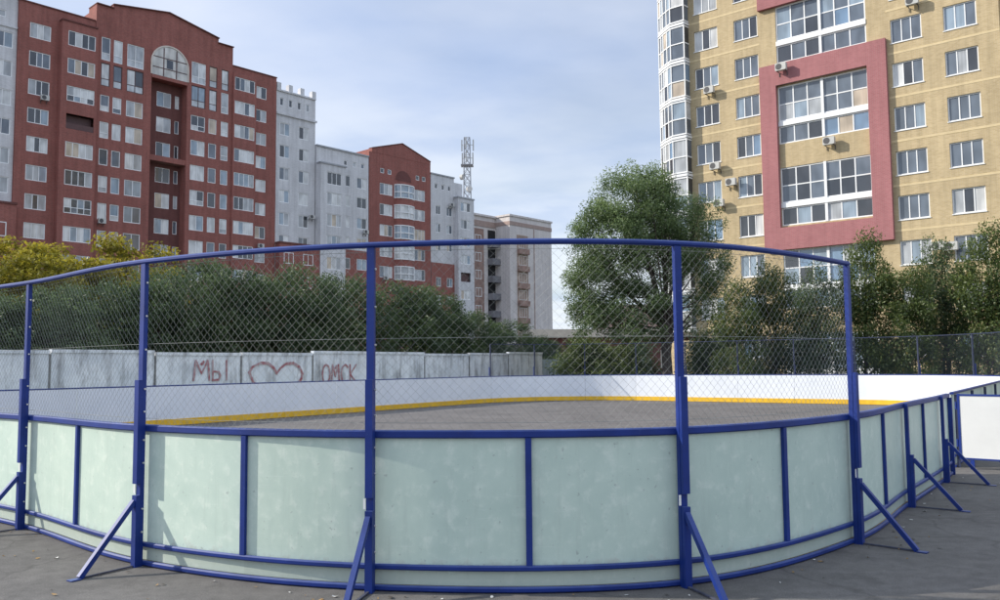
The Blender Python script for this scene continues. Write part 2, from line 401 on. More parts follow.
# ------------------------------------------------------------------ near rink fence
def near_fence():
    root = thing('rink_fence', 'curved near end of the rink: pale green boards in blue frame under chain link', 'rink fence', (P[2].x, P[2].y, 0))
    NP = len(CP)
    tend = NP-1 + 1.08/2.4
    # board sheets, two per bay
    t = 0.0
    while t < tend-.05:
        t1 = min(t+.5, tend)
        mb = MB(); mb.sweep(near_path(t, t1, 10), [(-.006, .05), (.003, .05), (.003, HB-.03), (-.006, HB-.03)])
        o = mb.build('board_panel', M['panel'], root, True)
        mi = MB(); mi.sweep(near_path(t, t1, 10), [(-.020, .05), (-.008, .05), (-.008, HB-.03), (-.020, HB-.03)]); mi.build('inner_lining', M['white_board'], o, True)
        mk = MB(); mk.sweep(near_path(t, t1, 10), [(-.030, .02), (-.022, .02), (-.022, .22), (-.030, .22)]); mk.build('kick_strip', M['yellow'], o, True)
        t = t1
    # rails, continuous
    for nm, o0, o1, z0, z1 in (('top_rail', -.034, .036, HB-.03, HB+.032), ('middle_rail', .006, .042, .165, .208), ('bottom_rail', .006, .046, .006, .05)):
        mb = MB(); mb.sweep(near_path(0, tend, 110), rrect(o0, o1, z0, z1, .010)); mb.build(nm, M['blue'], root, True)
    for i in range(NP-1):
        p, n, d = near_fr(i+.5)
        mb = MB(); mb.obox(p, d, n, -.024, .024, .006, .036, .208, HB-.03); mb.build('stud', M['blue'], root, True)
    p, n, d = near_fr(tend-.012)
    mb = MB(); mb.obox(p, d, n, -.03, .03, .006, .066, 0, HB-.03); mb.build('gate_post', M['blue'], root, True)
    lt = MB(); lt.obox(p, d, n, .03, .16, .02, .032, .76, .79); lt.obox(p, d, n, .03, .05, .01, .05, .70, .85); lt.build('latch', M['bolt'], root, True)
    for i in range(NP):
        p, n, d = near_fr(i)
        tall = i <= 6
        h = HN if tall else HB+.03
        mb = MB()
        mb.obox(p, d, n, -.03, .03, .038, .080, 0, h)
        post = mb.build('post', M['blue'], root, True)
        br = MB()
        br.obox(p, d, n, -.027, .033, .082, .118, 0, .62)
        if tall: br.obox(p, d, n, -.027, .033, .082, .118, .72, 1.63)
        br.build('stiffener', M['blue'], post, True)
        b2 = MB()
        a = Vector((p.x+n.x*.115, p.y+n.y*.115, .57)); f = Vector((p.x+n.x*.60, p.y+n.y*.60, .012))
        b2.bar(a, f, .042, .042)
        b2.bar((f.x, f.y, .006), (f.x+n.x*.09, f.y+n.y*.09, .006), .07, .008)
        b2.build('brace', M['blue'], post, True)
        b3 = MB(); b3.bar((p.x+n.x*.12, p.y+n.y*.12, .012), (f.x-n.x*.03, f.y-n.y*.03, .010), .022, .012); b3.build('ground_tie', M['tie'], post, True)
        bo = MB()
        zz = [.3, .5, .9, 1.1] + ([1.35, 1.55, 1.9, 2.2, 2.5] if tall else [])
        for z in zz:
            c = Vector((p.x+n.x*.058+d.x*.031, p.y+n.y*.058+d.y*.031, z)); bo.tube([c, c+Vector((d.x, d.y, 0))*.012], .009, 6)
        bo.build('bolts', M['bolt'], post, True)
        if tall:
            w = MB(); w.obox(p, d, n, -.05, -.0315, .085, .089, .63, .71); w.build('tag', M['tag'], post, True)
    # net top tube and net bays
    mb = MB(); mb.sweep(near_path(0, 6.012, 130), rrect(.036, .086, HN, HN+.045, .014)); mb.build('net_top_tube', M['blue'], root, True)
    for i in range(6):
        L = (near_pt(i+1)-near_pt(i)).length
        # inside face of the posts
        def fr(s, i=i, L=L):
            return near_fr(i+s/L)
        chain_link(fr, L, HB+.03, HN+.01, .0375, .034, .00125, .012).build('netting', M['wire'], root, True)
        wz = MB()
        for z in (HB+.09, 1.95, HN-.03):
            wz.tube([(*(q+n*.034), z) for q, n in near_path(i, i+1, 12)], .0017, 4, caps=False)
        wz.build('tension_wire', M['wire'], root, True)
    return root
near_fence()

# ------------------------------------------------------------------ far rink boards
def far_boards():
    base = uv(U0+LL, V0+WW/2)
    root = thing('rink_boards', 'white inner boards with a yellow kick strip around the far side of the hockey rink', 'rink boards', (base.x, base.y, 0))
    S = FS[-1]; n = round(S/2.4); st = S/n
    s_arc0 = (uv(U0+LL-RR, V0)-FO[0]).length; s_net1 = s_arc0 + RR*math.pi + WW-2*RR
    for k in range(n):
        s0, s1 = k*st+.004, (k+1)*st-.004
        mb = MB(); mb.sweep(far_path(s0, s1, 6), [(-.008, .04), (0, .04), (0, HB-.02), (-.008, HB-.02)])
        o = mb.build('board_panel', M['white_board'], root, True)
        mk = MB(); mk.sweep(far_path(s0, s1, 6), [(-.022, .015), (-.010, .015), (-.010, .205), (-.022, .205)]); mk.build('kick_strip', M['yellow'], o, True)
        mo = MB(); mo.sweep(far_path(s0, s1, 6), [(.003, .04), (.010, .04), (.010, HB-.02), (.003, HB-.02)]); mo.build('outer_sheet', M['panel'], o, True)
    for nm, o0, o1, z0, z1 in (('top_rail', -.012, .05, HB-.018, HB+.02), ('middle_rail', .012, .045, .17, .21), ('bottom_rail', .012, .045, .006, .038)):
        mb = MB(); mb.sweep(far_path(0, S, 150), rrect(o0, o1, z0, z1, .008)); mb.build(nm, M['blue'], root, True)
    for k in range(n+1):
        p, nn, d = far_fr(min(k*st, S-.06) if k else .06)
        s = k*st
        tall = s_arc0-.3 < s < s_net1+.3
        mb = MB(); mb.obox(p, d, nn, -.022, .022, .052, .10, 0, HN if tall else HB-.02); post = mb.build('post', M['navy'], root, True)
        if tall: mb = MB(); mb.obox(p, d, nn, -.03, .03, .112, .16, 0, 1.63); mb.build('stiffener', M['blue'], post, True)
        b2 = MB(); b2.bar((*(p+nn*.16), .6), (*(p+nn*.8), .012), .04); b2.build('brace', M['blue'], post, True)
        if tall and (k+1)*st < s_net1+.3:
            L = st
            chain_link(lambda q, s=s: far_fr(s+q), L, HB+.03, HN+.01, .042, .048, .0020).build('netting', M['dark_net'], root, True)
    k0 = math.ceil((s_arc0-.3)/st)*st; k1 = math.floor((s_net1+.3)/st)*st
    mb = MB(); mb.sweep(far_path(k0-.03, k1+.03, 100), rrect(.056, .092, HN, HN+.03, .01)); mb.build('net_top_tube', M['navy'], root, True)
far_boards()

# ------------------------------------------------------------------ gate leaf
def gate():
    h = P[6] + DU*1.90 + Vector((DU.y, -DU.x))*.04
    t = Vector((.74, -.67)).normalized(); n = Vector((-.67, -.74)).normalized()
    root = thing('rink_gate', 'white gate leaf in a blue frame standing open beside the rink boards', 'gate', (h.x, h.y, 0))
    W = 1.24
    mb = MB(); mb.obox(h, t, n, .03, W-.03, -.004, .004, .175, 1.17); mb.build('panel', M['leaf_white'], root, True)
    f = MB()
    f.obox(h, t, n, 0, .035, -.03, .012, .15, 1.2); f.obox(h, t, n, W-.04, W, -.03, .012, .15, 1.2)
    f.obox(h, t, n, .035, W-.04, -.03, .012, 1.165, 1.195); f.obox(h, t, n, .035, W-.04, -.03, .010, .155, .18)
    f.obox(h, t, n, W*.5-.02, W*.5+.02, -.03, -.006, .19, 1.15)
    f.build('frame', M['blue'], root, True)
    for z in (.35, .95):
        hb = MB(); hb.tube([(*(h-t*.02), z), (*(h-t*.02), z+.12)], .018, 8); hb.build('hinge', M['blue'], root, True)
    for a in (.18, 1.12):
        g = MB(); g.obox(h, t, n, a-.03, a+.03, -.025, .005, 0.0, .15); g.build('foot', M['blue'], root, True)
gate()

# ------------------------------------------------------------------ ground
def sheet(name, pts, z, m, kind='structure', label=None):
    mb = MB(); mb.poly([(p[0], p[1], z) for p in pts]); o = mb.build(name, m); o['kind'] = kind
    if label: o['label'] = label
    return o
sheet('ground', [(-1500, -300), (1500, -300), (1500, 2500), (-1500, 2500)], 0, M['asphalt'], label='grey worn asphalt around the rink')
inner = [near_pt(k*.1) for k in range(0, int((len(CP)-1)*10)+6)] + FO[::1]
sheet('rink_floor', inner, .004, M['rink_asphalt'], label='brownish asphalt playing surface inside the rink')
sheet('lawn', [tuple(uv(-30, V0+WW+2.6)), tuple(uv(U0+LL+2.0, V0+WW+2.6)), tuple(uv(U0+LL+2.0, -60)), tuple(uv(160, -60)), tuple(uv(160, 60)), tuple(uv(-30, 60))], .006, M['grass'], label='rough grass behind the rink')

def litter():
    mb = MB(); r = random.Random(3)
    for k in range(150):
        t = r.uniform(1.2, 8.4); p, n, d = near_fr(t)
        o = .08 + abs(r.gauss(0, .35)) if r.random() < .75 else r.uniform(.2, 2.2)
        q = p+n*o; a = r.uniform(0, 6.28); s = r.uniform(.008, .026) * (1.5 if r.random() < .12 else 1); w = s*r.uniform(.3, .9)
        c, e = math.cos(a), math.sin(a)
        z = .004
        pts = [(q.x+c*x*s-e*y*w, q.y+e*x*s+c*y*w, z+r.uniform(0, .012)) for x, y in ((-1, -.6), (0, -1), (1, -.3), (.8, .7), (-.3, 1))]
        mb.poly(pts, r.choice([0, 0, 1, 1, 2]))
    o = mb.build('litter', [mat_plain('paper scraps', (.62, .61, .58), .8, .15, 9), mat_plain('dry leaves', (.30, .19, .08), .9, .3, 9), mat_plain('dark scraps', (.09, .08, .07), .9, .3, 9)])
    tag(o, 'scraps of paper and dry leaves scattered along the foot of the boards', None, kind='stuff')
litter()

# ------------------------------------------------------------------ concrete fence with graffiti
def mk_concrete():
    t = NT('whitewashed concrete'); v = t.coord()
    f = t.noise(v, .8, 6, .7); st = t.noise(t.coord((1.5, 1.5, .30)), 1.7, 7, .72); f3 = t.noise(v, 6, 4)
    c = t.mix((.56, .60, .65), (.84, .86, .89), t.ramp(f, [(.3, 0), (.7, 1)]))
    c = t.mix(c, (.20, .20, .21), t.ramp(st, [(.48, 0), (.66, .85)]))
    tc = t.n('ShaderNodeTexCoord'); sp = t.n('ShaderNodeSeparateXYZ'); t.l(tc.outputs['Object'], sp.inputs[0])
    ad = t.n('ShaderNodeMath', operation='MULTIPLY_ADD'); t.l(f3, ad.inputs[0]); ad.inputs[1].default_value = .5; t.l(sp.outputs[2], ad.inputs[2])
    c = t.mix(c, (.22, .21, .20), t.ramp(ad.outputs[0], [(2.15/4, 0), (2.5/4, .6)])) if False else c
    c = t.mix(c, (.36, .34, .33), t.ramp(f3, [(.6, 0), (.75, .5)]))
    t.base(c); t.b.inputs['Roughness'].default_value = .9; t.bump(f3, .3, .02)
    return t.m
M['concrete'] = mk_concrete()
def mk_concrete_blue():
    t = NT('blue grey weathered sheet'); v = t.coord(); st = t.noise(t.coord((5, 5, .3)), 1.6, 5, .7)
    t.base(t.mix((.26, .33, .38), (.42, .49, .54), t.ramp(st, [(.35, 0), (.65, 1)]))); t.b.inputs['Roughness'].default_value = .8
    return t.m
M['blue_sheet'] = mk_concrete_blue()
VF = V0+WW+2.9
def fence_u(px):  # u along the fence line for a photo column
    r = (px-500)/F_PX
    Y = VF/(DV.y+DV.x*r); return (Vector((r*Y, Y))).dot(DU)
def concrete_fence():
    uA = fence_u(241); stp = 3.5
    us = [uA+stp*k for k in range(-7, 6)]
    uend = fence_u(521)
    base = uv(us[3], VF)
    root = thing('concrete_fence', 'tall whitewashed concrete panel fence with red graffiti behind the rink', 'fence', (base.x, base.y, 0), TH)
    x0 = us[3]
    k = 0
    r = random.Random(5)
    def loc(u): return u-x0
    for a in us:
        b = a+stp
        if a > uend-1: break
        top = 2.22 + .05*math.sin(k*1.7) + (0.012*k)
        mb = MB(); n = 22
        la, lb = loc(a)+.03, loc(b)-.03; n = 9
        # ribbed face towards the rink (local -y)
        prof = []
        for j in range(n+1):
            x = la+(lb-la)*j/n; y = -.008 if (j % 2) else 0.0
            prof.append((x, y))
        for j in range(n):
            (xa, ya), (xb, yb) = prof[j], prof[j+1]
            mb.quad((xa, ya, 0), (xb, yb, 0), (xb, yb, top-.10), (xa, ya, top-.10))
        mb.box(la, lb, .001, .12, 0, top-.10)
        pn = mb.build('concrete_panel', M['concrete'], root)
        cp = MB(); cp.box(la, lb, -.05, .13, top-.10, top); cp.build('coping', M['concrete'], pn)
        ps = MB(); ps.box(loc(a)-.03, loc(a)+.03, -.03, .14, 0, top-.12-.02*r.random()); ps.build('joint_post', M['dark_joint'], root)
        k += 1
    # graffiti strokes: polylines in (u, z) drawn as flat ribbons on the panels
    def ribbon(mb, pts, w, seed):
        q = random.Random(seed)
        for (xa, za), (xb, zb) in zip(pts, pts[1:]):
            dx, dz = xb-xa, zb-za; L = math.hypot(dx, dz) or 1; nx, nz = -dz/L*w/2, dx/L*w/2
            ww = q.uniform(.85, 1.2); ex, ez = dx/L*w*.3, dz/L*w*.3
            y = -.030-q.uniform(0, .004)
            mb.quad((xa-ex-nx*ww, y, za-ez-nz*ww), (xb+ex-nx*ww, y, zb+ez-nz*ww), (xb+ex+nx*ww, y, zb+ez+nz*ww), (xa-ex+nx*ww, y, za-ez+nz*ww))
    def word(glyphs, px0, px1, z0, z1, nm, w, label):
        mb = MB(); n = len(glyphs); ua, ub = loc(fence_u(px0)), loc(fence_u(px1)); cw = (ub-ua)/n
        for i, g in enumerate(glyphs):
            for st in g:
                ribbon(mb, [(ua+cw*(i+.08+.84*x), z0+(z1-z0)*z) for x, z in st], w, i)
        o = mb.build(nm, M['graffiti'], root); o['label'] = label
    Mg = [[(0, 0), (.12, 1), (.5, .35), (.88, 1), (1, 0)], [(.45, .8), (.62, .95), (.55, .8)]]
    Yg = [[(0, 1), (.02, 0), (.42, .02), (.52, .22), (.4, .42), (.02, .45)], [(.9, 1), (.92, 0)]]
    Og = [[(.5+.48*math.cos(a*.5236), .5+.5*math.sin(a*.5236)) for a in range(13)]]
    Sg = [[(.95, .85), (.6, 1), (.2, .85), (.05, .5), (.2, .15), (.6, 0), (.95, .12)]]
    Kg = [[(.05, 0), (.05, 1)], [(.9, 1), (.08, .45), (.95, 0)]]
    word([Mg, Yg], 192, 229, 1.28, 1.98, 'graffiti_word', .07, 'dark red painted word МЫ')
    word([Og, Mg, Sg, Kg], 321, 357, 1.05, 1.80, 'graffiti_word', .075, 'dark red painted word ОМСК')
    mb = MB(); ua, ub = loc(fence_u(249)), loc(fence_u(302))
    pts = []
    for x, z in ((.04, .22), (0, .5), (.06, .78), (.2, .97), (.34, .95), (.44, .72), (.5, .42), (.57, .7), (.68, .93), (.82, .96), (.94, .74), (1.0, .4), (.98, .1), (.9, -.2), (.75, -.55), (.5, -.95), (.25, -.5), (.08, -.05), (.04, .22)):
        pts.append((ua+(ub-ua)*x, 1.18+.72*z))
    ribbon(mb, pts, .10, 4)
    o = mb.build('graffiti_heart', M['graffiti'], root); o['label'] = 'dark red painted heart between the two words'
    # continuing lower sheet fence
    e = us[0]+stp*k
    b2 = uv(e, VF+.1)
    r2 = thing('sheet_fence', 'lower blue grey sheet fence running on from the end of the concrete fence', 'fence', (b2.x, b2.y, 0), TH)
    for j in range(6):
        mb = MB(); xa = j*2.5
        for i in range(20):
            x1 = xa+.03+i*.122; y = -.025 if i % 2 else 0
            mb.quad((x1, y, .05), (x1+.122, y, .05), (x1+.122, y, 2.02), (x1, y, 2.02))
            mb.quad((x1+.122, y, .05), (x1+.122, -.025-y, .05), (x1+.122, -.025-y, 2.02), (x1+.122, y, 2.02))
        mb.build('corrugated_sheet', M['blue_sheet'], r2)
        ps = MB(); ps.box(xa-.03, xa+.03, .03, .09, 0, 2.05); ps.build('post', M['steel'], r2)
    cp = MB(); cp.box(0, 15, .03, .07, 1.9, 1.96); cp.build('rail', M['steel'], r2)
M['dark_joint'] = mat_plain('dark stained concrete', (.17, .17, .17), .9, .3, 3)
concrete_fence()

# ------------------------------------------------------------------ building helpers (local frame: x along facade, -y outwards, z up)
def wall_mesh(mb, x0, x1, z0, z1, y, holes, reveal=.14, mi=0):
    xs = sorted({x0, x1, *[h[0] for h in holes], *[h[1] for h in holes]}); xs = [x for x in xs if x0-1e-6 <= x <= x1+1e-6]
    zs = sorted({z0, z1, *[h[2] for h in holes], *[h[3] for h in holes]}); zs = [z for z in zs if z0-1e-6 <= z <= z1+1e-6]
    for za, zb in zip(zs, zs[1:]):
        run = None
        for xa, xb in zip(xs, xs[1:]):
            cx, cz = (xa+xb)/2, (za+zb)/2
            inside = any(h[0] < cx < h[1] and h[2] < cz < h[3] for h in holes)
            if not inside:
                if run is None: run = [xa, xb]
                else: run[1] = xb
            if inside and run: mb.quad((run[0], y, za), (run[1], y, za), (run[1], y, zb), (run[0], y, zb), mi); run = None
        if run: mb.quad((run[0], y, za), (run[1], y, za), (run[1], y, zb), (run[0], y, zb), mi)
    for h in holes:
        a, b, c, d = h[:4]; rv = h[4] if len(h) > 4 else reveal; yy = y+rv
        mb.quad((a, y, c), (a, y, d), (a, yy, d), (a, yy, c), mi); mb.quad((b, y, d), (b, y, c), (b, yy, c), (b, yy, d), mi)
        mb.quad((a, y, d), (b, y, d), (b, yy, d), (a, yy, d), mi); mb.quad((b, y, c), (a, y, c), (a, yy, c), (b, yy, c), mi)

def shell(mb, x0, x1, y0, y1, z0, z1, mi=0, front=False):
    """sides, back and top of a block whose front wall is built apart"""
    mb.quad((x0, y1, z0), (x0, y0, z0), (x0, y0, z1), (x0, y1, z1), mi)
    mb.quad((x1, y0, z0), (x1, y1, z0), (x1, y1, z1), (x1, y0, z1), mi)
    mb.quad((x1, y1, z0), (x0, y1, z0), (x0, y1, z1), (x1, y1, z1), mi)
    mb.quad((x0, y0, z1), (x1, y0, z1), (x1, y1, z1), (x0, y1, z1), mi)
    if front: mb.quad((x0, y0, z0), (x1, y0, z0), (x1, y0, z1), (x0, y0, z1), mi)

wr = random.Random(11)
def window(root, x0, x1, z0, z1, y, cols, rows=(1.0,), style='mix', frame='pvc', name='window', bar=.085, low=False, inset=.05, sill=False):
    """cols: relative pane widths; rows: relative pane heights from the bottom"""
    fr = MB(); b = bar; ya, yb = y+inset, y+inset+.05
    fr.box(x0, x0+b, ya, yb, z0, z1); fr.box(x1-b, x1, ya, yb, z0, z1)
    fr.box(x0+b, x1-b, ya, yb, z0, z0+b); fr.box(x0+b, x1-b, ya, yb, z1-b, z1)
    W = x1-x0-2*b; H = z1-z0-2*b; sc = sum(cols); sr = sum(rows)
    xs = [x0+b]; zs = [z0+b]
    for c in cols: xs.append(xs[-1]+W*c/sc)
    for c in rows: zs.append(zs[-1]+H*c/sr)
    for x in xs[1:-1]: fr.box(x-b*.42, x+b*.42, ya+.004, yb, z0+b, z1-b)
    for z in zs[1:-1]: fr.box(x0+b, x1-b, ya+.008, yb, z-b*.4, z+b*.4)
    o = fr.build(name, M[frame], root)
    pn = MB()
    W8 = {'mix': [5, 3, 4, 5, 1, 0, 3], 'loggia': [7, 6, 3, 0, 1, 2, 3], 'sky': [3, 6, 3, 1, 0, 3, 6], 'dark': [8, 3, 1, 0, 0, 0, 1], 'white': [3, 2, 4, 9, 2, 0, 3]}[style]
    pick = wr.choices(range(7), W8)[0]
    for i in range(len(cols)):
        for j in range(len(rows)):
            g = pick if wr.random() < .35 else wr.choices(range(7), W8)[0]
            if low and j == 0: g = 7
            pn.quad((xs[i], y+inset+.035, zs[j]), (xs[i+1], y+inset+.035, zs[j]), (xs[i+1], y+inset+.035, zs[j+1]), (xs[i], y+inset+.035, zs[j+1]), g)
    pn.build('pane', GL+[M['lowpanel']], o)
    if sill:
        sl = MB(); sl.box(x0-.04, x1+.04, y-.05, y+inset, z0-.05, z0-.002); sl.build('sill', M['pvc'], o)
    return o

PHA = R(47.79); A0 = Vector((-46.23, 83.73)); DA = Vector((math.cos(PHA), math.sin(PHA))); NA = Vector((math.sin(PHA), -math.cos(PHA)))
def a_origin(s, off=0): q = A0+DA*s+NA*off; return (q.x, q.y, 0)

# ---- red brick block
def red_block():
    root = thing('apartment_building', 'tall red brick apartment block with a gabled parapet and big arched window', 'building', a_origin(0), PHA)
    wb = M['red_brick']; Z0 = 35.72
    rows = range(0, 9)
    zc = lambda k: Z0-2.9*k
    # left plain wall
    holes = [(-1.0, 1.0, zc(k)-.78, zc(k)+.78) for k in rows]
    mb = MB(); wall_mesh(mb, -2.05, 1.8, 0, 38.45, 0, holes); shell(mb, -2.05, 5.4, .001, 14, 0, 38.45)
    # projecting bay
    bh = [(2.4, 5.15, zc(k)-.85, zc(k)+.72) for k in rows]
    wall_mesh(mb, 1.8, 5.4, 0, 37.35, -.75, bh)
    mb.quad((1.8, 0, 0), (1.8, -.75, 0), (1.8, -.75, 37.35), (1.8, 0, 37.35)); mb.quad((5.4, -.75, 0), (5.4, 0, 0), (5.4, 0, 37.35), (5.4, -.75, 37.35))
    mb.quad((1.8, -.001, 37.35), (5.4, -.001, 37.35), (5.4, -.001, 38.45), (1.8, -.001, 38.45))
    # right wing: bay and plain wall
    b4 = [(21.6, 24.3, zc(k)-.85, zc(k)+.72) for k in rows]
    b5 = [(24.65, 26.2, zc(k)-.8-.25, zc(k)+.55-.1) for k in rows]
    wall_mesh(mb, 21.4, 24.5, 0, 36.9, -.35, b4); wall_mesh(mb, 24.5, 27.6, 0, 37.8, .1, b5)
    mb.quad((21.4, .1, 0), (21.4, -.35, 0), (21.4, -.35, 36.9), (21.4, .1, 36.9)); mb.quad((24.5, -.35, 0), (24.5, .1, 0), (24.5, .1, 36.9), (24.5, -.35, 36.9))
    mb.quad((21.4, -.35, 36.9), (24.5, -.35, 36.9), (24.5, .1, 36.9), (21.4, .1, 36.9)); mb.quad((21.4, .1, 36.9), (24.5, .1, 36.9), (24.5, .1, 37.8), (21.4, .1, 37.8))
    shell(mb, 21.4, 27.6, .101, 14, 0, 37.8)
    # central part with recess
    Y = -.12
    tall = {0: (34.45, 36.95), 1: (31.65, 34.15)}
    ch = []
    cols = ((6.0, 6.95, 1), (7.3, 8.25, 1), (8.75, 10.6, 2), (16.2, 17.95, 2), (18.4, 19.4, 1), (19.95, 20.9, 1))
    for k in rows:
        for a, b, n in cols:
            z0, z1 = tall.get(k, (zc(k)-1.0, zc(k)+.75))
            ch.append((a, b, z0, z1))
    ch.append((11.5, 15.7, 0, 34.25, 1.3))
    wall_mesh(mb, 5.4, 21.4, 0, 39.9, Y, ch)
    shell(mb, 5.4, 21.4, Y+.001, 12, 0, 39.9)
    mb.build('wall', wb, root)
    # parapet silhouette
    pts = [(5.4, 39.9), (5.4, 40.35), (7.15, 40.35), (7.15, 40.75), (13.35, 41.75), (19.5, 40.5), (19.5, 39.95), (21.4, 39.95), (21.4, 39.9)]
    pp = MB(); n = len(pts)
    pp.poly([(x, Y, z) for x, z in pts]); pp.poly([(x, Y+2.0, z) for x, z in reversed(pts)])
    for (xa, za), (xb, zb) in zip(pts, pts[1:]): pp.quad((xa, Y, za), (xa, Y+2.0, za), (xb, Y+2.0, zb), (xb, Y, zb))
    pp.build('parapet', wb, root)
    cp = MB()
    for (xa, za), (xb, zb) in zip(pts[1:], pts[2:-1]):
        if abs(xb-xa) > .1: cp.bar((xa-.05, Y+.9, za+.05), (xb+.05, Y+.9, zb+.05), 2.2, .10)
    cp.bar((-2.1, .3, 38.5), (5.35, .3, 38.5), .8, .12); cp.bar((21.45, .4, 37.86), (27.65, .4, 37.86), .8, .12)
    cp.bar((1.75, -.4, 37.42), (5.35, -.4, 37.42), .9, .14)
    cp.build('coping', M['red_brick_dark'], root)
    # recess
    rc = MB(); rh = []
    for k in range(0, 9):
        z = zc(k)-1.6; 
        if k: rh.append((12.75, 14.45, z-.0, z+1.7)); rh.append((14.9, 15.4, z+.1, z+1.6))
    rh2 = [h for h in rh if h[3] < 34]
    wall_mesh(rc, 11.5, 15.7, 0, 34.25, Y+1.3, rh2); rc.build('recess_wall', M['red_brick_dark'], root)
    sl = MB(); sl.box(11.5, 15.7, Y+.1, Y+1.28, 24.65, 25.25); sl.build('balcony_slab', wb, root)
    sl = MB(); sl.box(11.5, 15.7, Y-.06, Y+1.2, 33.9, 34.25); sl.build('balcony_slab', wb, root)
    for h in rh2: window(root, *h[:4], Y+1.3, [1, 1] if h[1]-h[0] > 1 else [1], style='mix', bar=.07)
    # arched window
    aw = MB(); cx, r_, zs = 13.6, 2.1, 35.7
    arc = [(cx+r_*math.cos(math.pi*j/24), zs+r_*math.sin(math.pi*j/24)) for j in range(25)]
    outl = [(cx+r_, 34.3)]+arc+[(cx-r_, 34.3)]
    arco = [(cx+(r_+.14)*math.cos(math.pi*j/24), zs+(r_+.14)*math.sin(math.pi*j/24)) for j in range(25)]
    outo = [(cx+r_+.14, 34.3)]+arco+[(cx-r_-.14, 34.3)]
    for i in range(len(outl)-1):
        (xa, za), (xb, zb) = outl[i], outl[i+1]; (xc, zc_), (xd, zd) = outo[i], outo[i+1]
        aw.quad((xa, Y-.1, za), (xb, Y-.1, zb), (xd, Y-.1, zd), (xc, Y-.1, zc_)); aw.quad((xa, Y-.1, za), (xa, Y, za), (xb, Y, zb), (xb, Y-.1, zb)); aw.quad((xc, Y, zc_), (xc, Y-.1, zc_), (xd, Y-.1, zd), (xd, Y, zd))
    o = aw.build('arched_window', M['cream'], root)
    pg = MB(); pg.poly([(x, Y-.02, z) for x, z in outl]); pg.build('pane', mk_glass('pale frosted arch glass', (.60, .58, .54), .2, .4, .2), o)
    mu = MB()
    for x in (12.85, 14.35): mu.box(x-.05, x+.05, Y-.07, Y-.022, 34.35, 37.55)
    for z in (35.2, 36.4): mu.box(11.6, 15.6, Y-.06, Y-.024, z-.04, z+.04)
    mu.build('mullion', M['dark_frame'], o)
    sm = MB(); sm.quad((13.2, Y-.03, 35.3), (13.95, Y-.03, 35.3), (13.95, Y-.03, 36.3), (13.2, Y-.03, 36.3)); sm.build('opening_sash', GL[0], o)
    # windows
    for k in rows:
        z = zc(k)
        window(root, -1.0, 1.0, z-.78, z+.78, 0, [1, .8, 1], style='mix')
        if k == 3:   # open loggia
            op = MB(); op.quad((2.4, -.1, z-.85), (5.15, -.1, z-.85), (5.15, -.1, z+.72), (2.4, -.1, z+.72)); op.box(2.4, 5.15, -.72, -.62, z-.85, z-.25); op.build('open_loggia', [M['dark_frame']], root)
        else:
            window(root, 2.4, 5.15, z-.85, z+.72, -.75, [1, 1, 1, 1], style=('white' if k in (0, 4, 5, 6, 7) else 'mix'), name='loggia_glazing', rows=(1, 1.6) if k in (2, 6) else (1,))
        window(root, 21.6, 24.3, z-.85, z+.72, -.35, [1, 1, 1, 1], style='white', name='loggia_glazing')
        window(root, 24.65, 26.2, z-1.05, z+.45, .1, [1, 1], style='white')
        for a, b, n in cols:
            z0, z1 = tall.get(k, (z-1.0, z+.75))
            t = k in tall
            window(root, a, b, z0, z1, Y, [1]*n if n == 1 else [1, 1, 1][:n], rows=(.7, 1.6) if t or wr.random() < .3 else (1,), style='mix' if wr.random() < .6 else 'white', low=t, frame='pvc' if not t or wr.random() < .5 else 'dark_frame')
    # projecting lower wings at both ends
    lw = MB(); shell(lw, -7.5, -2.06, -1.2, 0, 0, 17.6, 0, True); lw.build('lower_wing', wb, root)
    lw = MB(); shell(lw, 27.61, 33.5, -1.0, 0, 0, 16.9, 0, True); lw.build('lower_wing', wb, root)
    cp = MB(); cp.box(-7.6, -2.0, -1.3, .0, 17.6, 17.8); cp.build('wing_coping', M['red_brick_dark'], root)
    cp = MB(); cp.box(27.55, 33.6, -1.1, .0, 16.9, 17.1); cp.build('wing_coping', M['red_brick_dark'], root)
    for k in range(6, 9):
        z = zc(k)-.3
        if z+.8 < 17.3:
            window(root, 28.2, 29.6, z-.7, z+.7, -1.06, [1, 1], style='white'); window(root, 31.0, 32.5, z-.7, z+.7, -1.06, [1, 1], style='white'); window(root, -4.2, -2.9, z-.7, z+.7, -1.26, [1, 1], style='mix')
    # roof shed seen over the left wing
red_block()

# ---- grey wing at the far left
def grey_left():
    root = thing('apartment_building', 'light grey brick block at the left edge adjoining the red brick block', 'building', a_origin(-9), PHA)
    zc = lambda k: 34.2-2.9*k
    hs = [(x, x+1.6, zc(k)-.8, zc(k)+.8) for k in range(0, 9) for x in (5.0, 1.6)] + [(5.2, 5.9, 36.4, 37.1), (1.8, 2.5, 36.4, 37.1)]
    hs = [h for h in hs if h[2] > 18]
    mb = MB(); wall_mesh(mb, -8, 6.94, 0, 38.9, .3, hs); shell(mb, -8, 6.94, .301, 14, 0, 38.9); mb.build('wall', M['grey_brick'], root)
    cp = MB(); cp.box(-8, 6.94, .05, 1, 38.9, 39.15); cp.build('cornice', M['grey_brick'], root); cp = MB(); cp.box(-8, 6.94, .18, .299, 35.45, 35.65); cp.build('cornice', M['grey_brick'], root)
    for h in hs: window(root, *h[:4], .3, [1, 1] if h[1]-h[0] > 1 else [1], style='mix')
grey_left()

